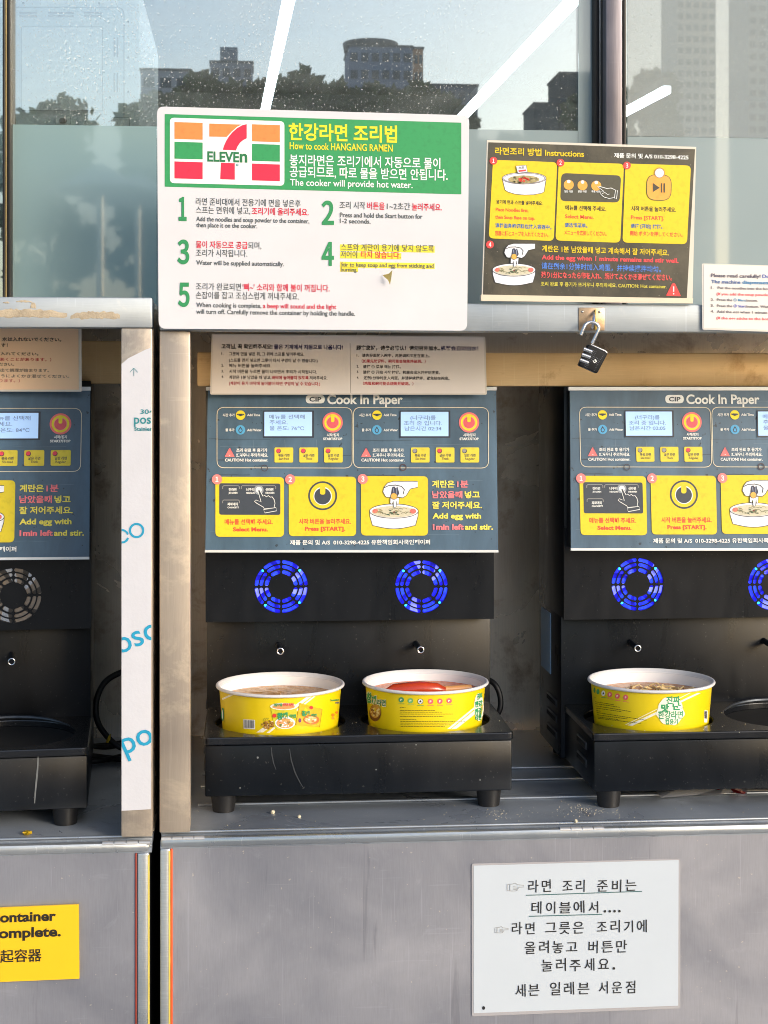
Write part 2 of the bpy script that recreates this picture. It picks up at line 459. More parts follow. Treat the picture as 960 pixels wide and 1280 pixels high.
mm = t.nodes.new('ShaderNodeMath'); mm.operation = 'MULTIPLY_ADD'; mm.inputs[1].default_value = .35; t.links.new(den, mm.inputs[0]); t.links.new(sp, mm.inputs[2])
sr = ramp(t, mm.outputs[0], .845, (0, 0, 0, 1), .875, (.45, .45, .45, 1)).outputs[0]
hz = noise(t, coords(t, (1, 1, 4)), 6, 5, .6)
hr = ramp(t, hz, .4, (.03, .03, .03, 1), .75, (.10, .10, .10, 1)).outputs[0]
mx = t.nodes.new('ShaderNodeMath'); mx.operation = 'MAXIMUM'; t.links.new(sr, mx.inputs[0]); t.links.new(hr, mx.inputs[1])
m2 = t.nodes.new('ShaderNodeMixShader'); t.links.new(mx.outputs[0], m2.inputs[0]); t.links.new(ms.outputs[0], m2.inputs[1]); t.links.new(df.outputs[0], m2.inputs[2])
t.links.new(m2.outputs[0], out.inputs[0])
zb = CAMZ + .108
def pane(x0, x1, z0=zb, z1=zt - .0): return box('window_pane', x0, x1, YG, YG + .006, z0, z1, mg, kiosk, 0)
pane(kx0, X(4, YG)); pane(X(14, YG), X(749, YG)); pane(X(782, YG), kx1)
pane(X(181, YG), X(201, YG), CAMZ + .02, zb - .002)
# frosted privacy film on the back of the panes
def film(name, rgb, rgb2, k=1.0):
    m, t, b = newmat(name)
    v = coords(t)
    c = ramp(t, noise(t, v, 2.2, 3, .5), .35, lin(rgb, k), .65, lin(rgb2, k)).outputs[0]
    t.links.new(c, b.inputs['Base Color']); b.inputs['Roughness'].default_value = .5; b.inputs['Coat Weight'].default_value = 1; b.inputs['Coat IOR'].default_value = 1.8; b.inputs['Coat Roughness'].default_value = .025
    return m
M_f1 = film('frosted_film', (126, 146, 152), (140, 156, 160)); M_f2 = film('pale_film', (172, 182, 182), (186, 194, 192)); M_f3 = film('blue_film_edge', (150, 196, 214), (160, 204, 220))
M_f4 = film('teal_frosted_film', (120, 150, 156), (134, 160, 162))
yf = YG - .002
box('frosted_film', X(15, YG), X(196, YG), yf, yf + .001, zb, Z(157, 100, YG), M_f4, kiosk, 0)
box('frosted_film', X(196.5, YG), X(722, YG), yf, yf + .001, zb, Z(160, 450, YG), M_f1, kiosk, 0)
box('film_edge', X(722.5, YG), X(741, YG), yf, yf + .001, zb, zt, M_f1, kiosk, 0)
box('frosted_film', X(784, YG), X(1500, YG), yf, yf + .001, zb, Z(172, 860, YG), M_f1, kiosk, 0)
m5, t, b = newmat('sheer_pale_film'); t.nodes.remove(b)
tr = t.nodes.new('ShaderNodeBsdfTransparent'); dd = t.nodes.new('ShaderNodeBsdfDiffuse'); dd.inputs[0].default_value = lin((196, 204, 204))
ms = t.nodes.new('ShaderNodeMixShader'); ms.inputs[0].default_value = .26
t.links.new(tr.outputs[0], ms.inputs[1]); t.links.new(dd.outputs[0], ms.inputs[2]); t.links.new(ms.outputs[0], t.nodes['Material Output'].inputs[0])
box('sheer_film', X(784, YG), X(1500, YG), yf, yf + .001, Z(171.4, 860, YG), zt, m5, kiosk, 0)
# mullions
def mull(x0, x1, mat, y0=YG - .03, y1=YG + .03, name='mullion'): box(name, X(x0, y0), X(x1, y0), y0, y1, zb, zt, mat, kiosk, .0015)
mull(757.5, 778, M_mull, YG - .035)
mull(741.5, 748.7, M_glassblk, YG - .012, name='window_seal'); mull(749.2, 750.8, M_chrome, YG - .013, name='seal_strip'); mull(751.2, 757, M_glassblk, YG - .014, name='window_seal'); mull(778.6, 783, M_glassblk, YG - .012, name='window_seal')
mull(3, 6.5, M_glassblk, YG - .02, name='window_seal'); mull(6.8, 8.4, M_gold, YG - .021, name='seal_strip'); mull(8.7, 13.5, M_glassblk, YG - .02, name='window_seal')
# LED tubes under the kiosk ceiling
M_led = glow('led_tube_white', (245, 252, 255), 9)
def ledtube(p0, p1, wd, label):
    a = Wz(p0[0], p0[1], zl - .012); b2 = Wz(p1[0], p1[1], zl - .012)
    d = (b2 - a).normalized(); n = Vector((-d.y, d.x, 0)) * wd / 2
    o = thing('ceiling_light', label, 'ceiling light', (a + b2) / 2, 'LED tubes on the kiosk ceiling')
    for nm, ww, z0, z1, mt in (('diffuser', 1, zl - .024, zl - .004, M_led), ('base_strip', .9, zl - .003, zl + .02, M_mull)):
        bm = bmesh.new(); c = []
        for q, sg in ((a, 1), (b2, 1), (b2, -1), (a, -1)): c.append(q + n * sg * ww)
        lo = [bm.verts.new((v.x, v.y, z0)) for v in c]; hi = [bm.verts.new((v.x, v.y, z1)) for v in c]
        bm.faces.new(lo); bm.faces.new(hi)
        for i in range(4): bm.faces.new((lo[i], lo[(i + 1) % 4], hi[(i + 1) % 4], hi[i]))
        finish(nm, bm, mt, o)
    for f_ in (.12, .88):
        q_ = a.lerp(b2, f_); tube('hanging_wire', [(q_.x, q_.y, zl + .02), (q_.x, q_.y, zt + .008)], .0012, M_mull, o, 6)
ledtube((363, -12), (318, 200), .024, 'thin white light tube running steeply above the green and white board')
ledtube((727, -12), (545, 180), .022, 'long slanting white light tube between the board and the window bar')
ledtube((834, 111), (776, 142), .022, 'short slanting white light tube right of the window bar')
# white appliance back seen through the left window
ap = thing('white_appliance', 'pale refrigerator back with vent slots seen through left window', 'refrigerator', W(98, 150, 2.6))
YA = 2.38
M_ap = plain('pale_appliance_shell', (226, 236, 240), .4, var=.03); M_ap2 = plain('appliance_panel', (206, 222, 228), .4, var=.03); M_slot = plain('vent_slot_dark', (70, 84, 92), .6)
def apq(x0, y0, x1, y1, th, Y, mat, name, r=6): return quad_plate(name, rectq(x0, y0, x1, y1), Y, th, mat, ap, r)
apq(-40, -30, 174, 240, .5, YA, M_ap, 'shell', 14)
apq(-40, 9, 155, 230, .006, YA - .006, M_ap2, 'back_panel', 10)
apq(27, 33, 128, 138, .006, YA - .013, M_ap, 'access_panel', 2)
for sx in (24, 60, 105):
    for sy in (15, 19): apq(sx, sy, sx + (22 if sx != 60 else 32), sy + 1.6, .002, YA - .0075, M_slot, 'vent_slot', .5)
for yy in (47, 91):
    for xx in (142, 146): apq(xx, yy, xx + 1.4, yy + 24, .002, YA - .0075, M_slot, 'vent_slot', .5)
apq(69, 145, 88, 156, .004, YA - .0115, M_ap, 'latch', 2); apq(74, 147.5, 83, 154, .003, YA - .015, M_dark, 'latch_hole', 3)
apq(139, 147, 162, 158, .004, YA - .0115, M_ap, 'cover_plate', 2)
for (xx, yy) in ((124, 4), (29, 4), (160, 28), (160, 72), (160, 115), (137, 122)): 
    bm = bmesh.new(); p = W(xx, yy, YA - .0066); 
    ring = [bm.verts.new(p + Vector((math.cos(a) * .002, 0, math.sin(a) * .002))) for a in [i * .785 for i in range(8)]]; c = bm.verts.new(p + Vector((0, -.0012, 0)))
    for i in range(8): bm.faces.new((ring[i], ring[(i + 1) % 8], c))
    finish('screw', bm, M_slot, ap)
cva = Canvas(planeY(YA - .0137), ap); Sm = ink((120, 140, 150))
for q_ in (rr4(rectq(27, 33, 128, 138), 2), rr4(rectq(69, 145, 88, 156), 2), rr4(rectq(139, 147, 162, 158), 2)):
    cva.part('panel_seam'); cva.stroke(q_, .9, Sm, 9, True)
cva.part('panel_seam'); cva.m = planeY(YA - .0065); cva.stroke(rr4(rectq(-40, 9, 155, 230), 10), 1.2, Sm, 3, True); cva.finish()
# shelf unit inside, pale, upper left of the clear glass
sh = thing('wall_cabinet', 'pale cabinet hanging inside above the reflected rooftops', 'cabinet', W(290, 20, 3.3))
quad_plate('cabinet_body', rectq(178, -60, 372, 38), 5.98, .1, M_kin2, sh, 3)
quad_plate('cabinet_door', rectq(178, -60, 296, 14), 5.97, .004, M_ap, sh, 3)
# ---------------------------------------------------------------- what the window mirrors: trees, towers, parasols across the plaza
def mir(px, py, D):
    d = ray(px, py); v = C0 + d * D
    return Vector((v.x, 2 * YG - v.y, v.z))
def building(label, px0, px1, pytop, D, depth, wall, wc, rows, cols, cap=None, name='apartment_building', win=(58, 66, 78)):
    a = mir(px0, pytop, D); b2 = mir(px1, pytop, D); x0, x1 = a.x, b2.x; y = a.y; zt2 = a.z
    o = thing(name, label, 'building', ((x0 + x1) / 2, y - depth / 2, 0))
    mw = plain('facade_%d_%d_%d' % wall, wall, .8, var=.05, scale=1)
    box('wall', x0, x1, y - depth, y, 0, zt2, mw, o, 0)
    box('roof', x0 - .2, x1 + .2, y - depth - .2, y + .2, zt2 + .002, zt2 + .35, plain('dark_roof_slab', (70, 74, 80), .8), o, 0)
    mwin = plain('far_window_glass_%d' % win[0], win, .2)
    hgt = zt2 - 2; ww = (x1 - x0)
    first = None
    for r in range(rows):
        for c in range(cols):
            cx = x0 + ww * (c + .5) / cols; cz = zt2 - (r + .6) * 3.0
            if cz < 2: continue
            if first is None:
                bm = bmesh.new(); add_box(bm, -ww / cols * .33, ww / cols * .33, -.02, .06, -.75, .75)
                first = finish('window', bm, mwin, None, origin=(0, 0, 0)); wn = first
            else: wn = first.copy(); COL.objects.link(wn)
            wn.parent = o; wn.location = Vector((cx, y, cz)) - Vector(o.location)
    if cap:
        for (cx0, cx1, ct, kind) in cap:
            p = mir(cx0, ct, D); q = mir(cx1, ct, D)
            if kind == 'disc':
                bm = bmesh.new(); r = (q.x - p.x) / 2; lathe_bm(bm, [(0, zt2), (r, zt2), (r * 1.04, p.z - .5), (r * 1.04, p.z), (0, p.z)], ((p.x + q.x) / 2, y - r, 0), 32)
                finish('roof_drum', bm, plain('dark_roof_slab', (70, 74, 80), .8), o)
            else: box('roof_block', p.x, q.x, y - depth * .7, y - .3, zt2 + .36, p.z, mw, o, 0)
    return o
building('blue grey round-topped tower across the plaza, mirrored in the window', 436, 516, 58, 276, 12, (128, 142, 166), None, 8, 6, [(432, 500, 47, 'disc')])
building('narrow slab coloured orange for the sunlit side of the round-topped tower, mirrored in the window', 517, 529, 61, 277, 2, (220, 160, 120), None, 8, 2)  # separate slab; sunlight on the tower's side is put into its wall colour
building('low pale block with three window rows at left, mirrored in the window', 176, 238, 88, 240, 10, (184, 184, 188), None, 3, 3)
building('stepped grey block behind the trees at left, mirrored in the window', 263, 316, 78, 288, 10, (150, 156, 168), None, 6, 4, [(275, 297, 58, 'b')])
building('low dark block right of the round-topped tower, mirrored in the window', 531, 598, 107, 264, 10, (110, 118, 130), None, 4, 5)
building('dark slab block left of the window bar, mirrored in the window', 700, 752, 92, 300, 12, (66, 74, 80), None, 6, 5)
building('dark lower block mirrored just left of the window bar', 668, 699, 130, 300, 12, (70, 78, 84), None, 4, 3)
building('tall pale apartment tower mirrored in the right window', 846, 896, -60, 420, 16, (232, 232, 228), None, 24, 5, win=(90, 98, 104))
building('tallest pale apartment tower mirrored at the right edge', 935, 1010, -120, 396, 16, (236, 234, 230), None, 28, 6, win=(90, 98, 104))
M_leaf = plain('leaf_green', (92, 104, 56), .7, var=.35, scale=2); M_bark = plain('tree_bark', (84, 70, 56), .9, var=.2)
def tree(px, pytop, D, wpx, label):
    p = mir(px, pytop, D); R = wpx / 2 / F * D; H = p.z - R * .3
    o = thing('plaza_tree', label, 'tree', (p.x, p.y, 0), 'trees across the plaza')
    tube('trunk', [(p.x, p.y, 0), (p.x + .1, p.y, H * .35), (p.x - .05, p.y, H * .7)], [.22, .16, .06], M_bark, o, 8)
    bm = bmesh.new()
    cl = [(Vector((p.x + random.uniform(-.75, .75) * R, p.y + random.uniform(-.6, .6) * R, H - R * .35 - random.random() ** 1.2 * H * .62)), random.uniform(.3, .55) * R) for _ in range(30)]
    cl.append((Vector((p.x, p.y, H - R * .35)), R * .35))
    for c, r in cl:
        for _ in range(150):
            d = Vector((random.gauss(0, 1), random.gauss(0, 1), random.gauss(0, 1))).normalized() * r * random.uniform(.6, 1.25)
            q = c + d; s = random.uniform(.14, .3)
            a = Vector((random.gauss(0, 1), random.gauss(0, 1), random.gauss(0, 1))).normalized(); b3 = a.orthogonal().normalized()
            bm.faces.new([bm.verts.new(q + a * s), bm.verts.new(q + b3 * s * .6), bm.verts.new(q - a * s), bm.verts.new(q - b3 * s * .6)])
    finish('crown', bm, M_leaf, o)
for i, (px, pt, D, wd) in enumerate([(205, 112, 51, 110), (262, 98, 48, 80), (318, 100, 51, 80), (372, 92, 45, 90), (420, 98, 48, 90), (466, 94, 45, 90), (520, 106, 48, 90), (560, 118, 51, 80), (812, 76, 72, 90), (740, 120, 60, 80), (640, 158, 66, 90), (60, 120, 54, 120)]):
    tree(px, (pt - 7 if 95 < pt < 122 else pt), D, wd, 'leafy dark plaza tree mirrored ' + ['at the left of the low pale block', 'below the stepped grey block', 'between the stepped block and the light tube', 'right of the steep light tube', 'just left of the round-topped tower', 'under the round-topped tower', 'under the orange-coloured tower side', 'before the low dark block', 'in the pale right window, the tallest', 'against the window bar', 'low between the boards', 'over the white appliance'][i])
def parasol(px, py, D, wd, label):
    p = mir(px, py, D); r = wd / 2 / F * D
    o = thing('white_parasol', label, 'parasol', (p.x, p.y, 0), 'parasols on the plaza')
    tube('pole', [(p.x, p.y, 0), (p.x, p.y, p.z)], .03, M_chrome, o, 8)
    bm = bmesh.new(); lathe_bm(bm, [(r, p.z - r * .45), (r * .55, p.z - r * .28), (.03, p.z)], (p.x, p.y, 0), 8); finish('canopy', bm, M_white, o)
parasol(125, 205, 14, 150, 'white parasol mirrored low in the left frosted pane')
parasol(172, 218, 17, 150, 'white parasol farther off mirrored low in the left frosted pane')

# ================================================================ STEEL CABINETS
def cabinet(name, label, yf, px0, px1, post, rail, recess, lipy, doorx, side, pxm):
    """px0..px1 outer edges, rail=(top,bottom), pxm = column at which heights were read"""
    x0, x1 = X(px0, yf), X(px1, yf)
    zr1, zr0 = Z(rail[0], pxm, yf), Z(rail[1], pxm, yf)
    o = thing(name, label, 'cabinet', ((x0 + x1) / 2, yf + .25, 0))
    yb = 2.576
    zl1, zl0 = Z(lipy[0], pxm, yf), Z(lipy[1], pxm, yf)
    box('top_rail', x0, x1, yf, yf + .045, zr0, zr1, M_rail, o, .0022)
    pa, pb = X(post[0], yf), X(post[1], yf)
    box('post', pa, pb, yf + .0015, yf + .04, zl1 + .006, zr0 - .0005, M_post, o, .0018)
    box('roof_panel', x0, x1, yf + .046, yb, zr1 - .012, zr1 - .004, M_back, o, 0)
    box('back_panel', x0 + .002, x1 - .002, yb, yb + .01, ZFL - .02, zr1 - .013, M_back, o, 0)
    if side == 'left': box('side_panel', pa, pa + .004, yf + .041, yb - .001, ZFL, zr1 - .013, M_back, o, 0)
    else: box('side_panel', pb - .004, pb, yf + .041, yb - .001, ZFL, zr1 - .013, M_back, o, 0)
    # counter sheet with rolled front edge
    box('counter', x0 + .001, x1 - .001, yf + .022, yb - .001, ZFL - .012, ZFL, M_floor, o, .0015)
    tube('counter_edge', [(x0 + .001, yf + .0225, ZFL - .001), (x1 - .001, yf + .0225, ZFL - .001)], .0022, M_lip, o, 10)
    box('gutter', x0 + .001, x1 - .001, yf + .004, yf + .0215, ZFL - .016, ZFL - .010, M_floor, o, 0)
    tube('gutter_bead', [(x0 + .001, yf + .006, ZFL - .0085), (x1 - .001, yf + .006, ZFL - .0085)], .0021, M_lip, o, 10)
    box('carcass', x0 + .004, x1 - .004, yf + .04, yb, .09, ZFL - .013, M_dark, o, 0)
    box('plinth', x0 + .02, x1 - .02, yf + .03, yb, .0, .088, M_dark, o, 0)
    # flap door
    d = 'door'
    dx0, dx1 = X(doorx[0], yf), X(doorx[1], yf)
    zd = .12
    door = box('door', dx0 + .012, dx1 - .012, yf + .0045, yf + .02, zd, zl0 + .0005, M_door, o, 0)
    def sub(nm, a, b2, c, e, mt, y0=yf, y1=yf + .012, bv=.0022):
        bm = bmesh.new(); add_box(bm, a, b2, y0, y1, c, e, bv); r = finish(nm, bm, mt, door, True); return r
    sub('door_top_bar', dx0, dx1, zl0, zl1, M_lip, bv=.005)
    if side == 'left':
        sub('door_side_bar', dx0, dx0 + .0125, zd, zl0 - .0005, M_lip)
        sub('yellow_edge', dx0 + .0105, dx0 + .0126, zd, zl0 - .003, M_yell, yf - .0006, yf + .004, .0003)
        sub('edge_line', dx0 + .0127, dx0 + .0155, zd, zl0 - .001, M_orange, yf + .002, yf + .006, .001)
    else:
        sub('door_side_bar', dx1 - .015, dx1 - .0008, zd, zl0 - .0005, M_lip)
        sub('yellow_edge', dx1 - .0022, dx1 - .0002, zd, zl0 - .003, M_yell, yf - .0006, yf + .004, .0003)
        sub('edge_line', dx1 - .0178, dx1 - .0155, zd, zl0 - .001, M_red, yf + .002, yf + .006, .001)
    return o, door, zr0, zr1, zl1, zl0
cabR, doorR, *_r = cabinet('steel_cooker_cabinet', 'brushed steel cooker cabinet standing right of the narrow dark gap', YF, 199.2, 1420, (199.2, 237.5), (378, 413.5), None, (1045.5, 1058.5), (200, 1420), 'left', 300)
cabL, doorL, *_l = cabinet('steel_cooker_cabinet', 'brushed steel cooker cabinet left of the dark gap, glue residue on its rail', YFL, -600, 190.2, (151.2, 190.2), (371.5, 409.5), None, (1054.5, 1068), (-600, 187), 'right', 100)
zr0, zr1, zl1, zl0 = _r; Lzr0, Lzr1, Lzl1, Lzl0 = _l
xR0, xR1 = X(199.2, YF), X(1420, YF); xL1 = X(190.2, YFL); xL0 = X(-600, YFL)
# beams at the back of each recess
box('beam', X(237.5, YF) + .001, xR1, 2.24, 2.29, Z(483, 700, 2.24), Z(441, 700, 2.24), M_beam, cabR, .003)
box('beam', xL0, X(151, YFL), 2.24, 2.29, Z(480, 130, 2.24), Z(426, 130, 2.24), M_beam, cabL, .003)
for yy in (2.14, 2.24, 2.31): box('counter_ridge', X(237.5, YF) + .006, xR1, yy, yy + .012, ZFL + .0004, ZFL + .0032, M_floor, cabR, .0012)
def hinge(xa, xb, yf, zc, parent, n):
    w_ = (xb - xa) / n
    for i in range(n):
        tube('hinge_knuckle', [(xa + i * w_ + .0006, yf + .0065, zc), (xa + (i + 1) * w_ - .0006, yf + .0065, zc)], .0038, M_hinge, parent, 12)
hz = ZFL - .0045
hinge(X(700, YF), X(756, YF), YF - .002, hz, cabR, 4); hinge(X(201, YF), X(256, YF), YF - .002, hz, cabR, 4)
hinge(X(127, YFL), X(188, YFL), YFL - .002, hz, cabL, 4)
# protective film left on the left cabinet's post, with its printed mill marks
pf_top = Z(452, 170, YFL); 
cvp = Canvas(planeY(YFL), cabL)
fq = [(151.9, 455), (160, 448), (172, 442), (182, 437), (189.4, 434.5), (188.6, 1011.5), (170, 1012.6), (152.0, 1013.5)]
pts = [W(x, y, YFL) for x, y in fq]
bm = bmesh.new(); a = [bm.verts.new(p + Vector((0, .0012, 0))) for p in pts]; b2 = [bm.verts.new(p) for p in pts]
bm.faces.new(b2); bm.faces.new(list(reversed(a)))
for i in range(len(a)): bm.faces.new((a[i], b2[i], b2[(i + 1) % len(a)], a[(i + 1) % len(a)]))
pfilm = finish('protective_film', bm, M_film_post, cabL)
cvp.parent = pfilm
cvp.part('printed_mark'); cvp.view(0, 360, 3.764)
cvp.clip = [((573, 0), (-1, 0)), ((713, 0), (1, 0))]
cvp.stroke([(630, 414), (630, 378)], 2.4, G_TEAL); cvp.stroke([(611, 397), (630, 377), (648, 397)], 2.4, G_TEAL); cvp.part('printed_mark')
cvp.text('304', 661, 592, 722, 30, G_TEAL); cvp.part('printed_mark'); cvp.text('posco', 631, 638, 768, 62, G_TEAL, .012); cvp.part('printed_mark'); cvp.text('Stainless', 632, 671, 724, 24, G_TEAL, .01)
cvp.view(0, 680, 3.368); cvp.clip = [((513, 0), (-1, 0)), ((637.5, 0), (1, 0))]
cvp.part('printed_mark'); cvp.text('posco', 444, 492, None, 136, G_CYAN, .006, rot=-.42); cvp.part('printed_mark'); cvp.text('posco', 528, 886, None, 140, G_CYAN, .006, rot=-.42)
cvp.part('printed_mark'); cvp.view(0, 360, 3.764); cvp.clip = [((573, 0), (-1, 0)), ((713, 0), (1, 0))]
cvp.ring(643, 1141, 31, 10, G_CYAN); cvp.part('printed_mark'); cvp.stroke([(572, 1137), (586, 1141), (597, 1149), (602, 1160)], 9, G_CYAN); cvp.part('printed_mark'); cvp.stroke([(572, 1197), (584, 1196), (596, 1188), (603, 1176)], 10, G_CYAN)
cvp.finish()
# glue residue on the left rail
M_glue = plain('dried_glue_residue', (176, 162, 140), .9, var=.25, scale=60, bmp=.6)
def blotch(name, pxs, Y, parent, mat, th=.0006):
    bm = bmesh.new()
    P = [W(x, y, Y) for x, y in pxs]; c = sum(P, Vector()) / len(P)
    ce = bm.verts.new(c - Vector((0, th, 0))); r1 = [bm.verts.new(p) for p in P]; r2 = [bm.verts.new(c + (p - c) * .8 - Vector((0, th * random.uniform(.6, 1), 0))) for p in P]
    n = len(P)
    for i in range(n):
        bm.faces.new((r1[i], r1[(i + 1) % n], r2[(i + 1) % n], r2[i])); bm.faces.new((r2[i], r2[(i + 1) % n], ce))
    return finish(name, bm, mat, parent)
def ragged(x0, x1, y0, y1, n, jit):
    t_ = [(x0 + (x1 - x0) * i / n, y0 + random.uniform(-jit, jit) + (y1 - y0) * .5 * (1 - math.sin(math.pi * min(1, max(0, i / n)))) ** 2) for i in range(n + 1)]
    b_ = [(x1 - (x1 - x0) * i / n, y1 + random.uniform(-jit, jit)) for i in range(n + 1)]
    return t_ + b_
blotch('glue_residue', ragged(-30, 84, 386.5, 396.5, 34, 1.4), YFL, cabL, M_glue); blotch('glue_residue', ragged(88, 150, 389.5, 398.5, 22, 1.4), YFL, cabL, M_glue)
blotch('glue_residue', ragged(4, 12, 377, 379, 6, .6), YFL, cabL, M_glue); blotch('glue_residue', ragged(38, 45, 378, 385, 6, 1), YFL, cabL, M_glue); blotch('glue_residue', ragged(20, 40, 375.5, 377.5, 9, .7), YFL, cabL, M_glue)

# ================================================================ COOKERS
YB, YN, YX, YS0, YS1, YK = 2.095, 2.29, 2.26, 2.215, 2.237, 2.46
zT = CAMZ - .4546; zB = CAMZ - .533
O = Vector((X(445, YB), YB, ZFL))          # origin of the middle cooker
bx0, bx1 = X(257, YS0), X(622.5, YS0)      # body sides
zs0 = Z(690.5, 440, YS0); zs1 = Z(487, 440, YS1)
zfb = Z(775.5, 440, YX); ztop = zs1 + .012
fans = [W(351.5, 733.3, YX), W(527, 733.3, YX)]
fanR = 34.2 / F * YX
sn = Vector((0, -(zs1 - zs0), (YS1 - YS0)))   # sign normal (leans back)
sp0 = Vector((0, YS0, zs0))
signf = plane3(sp0, sn)
def arc_slot(cx, cy, r0, r1, a0, a1, n=7):
    rr_ = (r1 - r0) * .38
    out_ = []
    def pt(r, a): return (cx + r * math.cos(a), cy + r * math.sin(a))
    ga = rr_ / r1; gi = rr_ / r0
    out_ += [pt(r1, a0 + ga + (a1 - a0 - 2 * ga) * i / n) for i in range(n + 1)]
    out_ += [pt(r1 - rr_ * .7, a1 - ga * .25), pt(r0 + rr_ * .7, a1 - gi * .2)]
    out_ += [pt(r0, a1 - gi - (a1 - a0 - 2 * gi) * i / n) for i in range(n + 1)]
    out_ += [pt(r0 + rr_ * .7, a0 + gi * .2), pt(r1 - rr_ * .7, a0 + ga * .25)]
    return out_
_gv = None
def grille_mesh():
    u = fanR / 34.2
    loops = [circ(0, 0, fanR, 64)]
    for r0, r1 in ((28.6, 33.2), (22.8, 27.0), (15.9, 20.6)):
        for k in range(8):
            a0 = k * math.pi / 4 + .9 / r1; a1 = (k + 1) * math.pi / 4 - .9 / r1
            loops.append(arc_slot(0, 0, r0 * u, r1 * u, a0, a1))
    return shape2d(loops, .0016, 0)
GRV, GRF = grille_mesh()
def glow_var(name, c1, c2, strength):
    m = glow(name, c1, strength); t = m.node_tree; b = t.nodes['Principled BSDF']
    r = ramp(t, noise(t, coords(t), 60, 3, .6), .38, lin(c1), .64, lin(c2)); t.links.new(r.outputs[0], b.inputs['Emission Color']); b.inputs['Roughness'].default_value = .15
    return m
M_bl_on = glow_var('fan_blade_blue_lit', (20, 24, 214), (40, 76, 240), 1.0); M_bl_on2 = glow_var('fan_blade_violet_lit', (84, 90, 226), (130, 140, 240), .9); M_fanback = glow_var('fan_housing_blue_lit', (8, 8, 120), (24, 20, 220), .9)
M_ledc = glow('cyan_led', (40, 225, 255), 2.2)
M_bl_off = plain('clear_fan_blade', (150, 138, 126), .2, .3); M_bl_off2 = plain('fan_housing_grey', (60, 56, 54), .4)
M_scr = glow('lcd_screen_lit', (160, 194, 236), .34); M_scrink = ink((126, 150, 186)); M_bez = plain('screen_bezel', (46, 52, 66), .4)
M_stripfan = plain('red_wire', (230, 60, 90), .5)
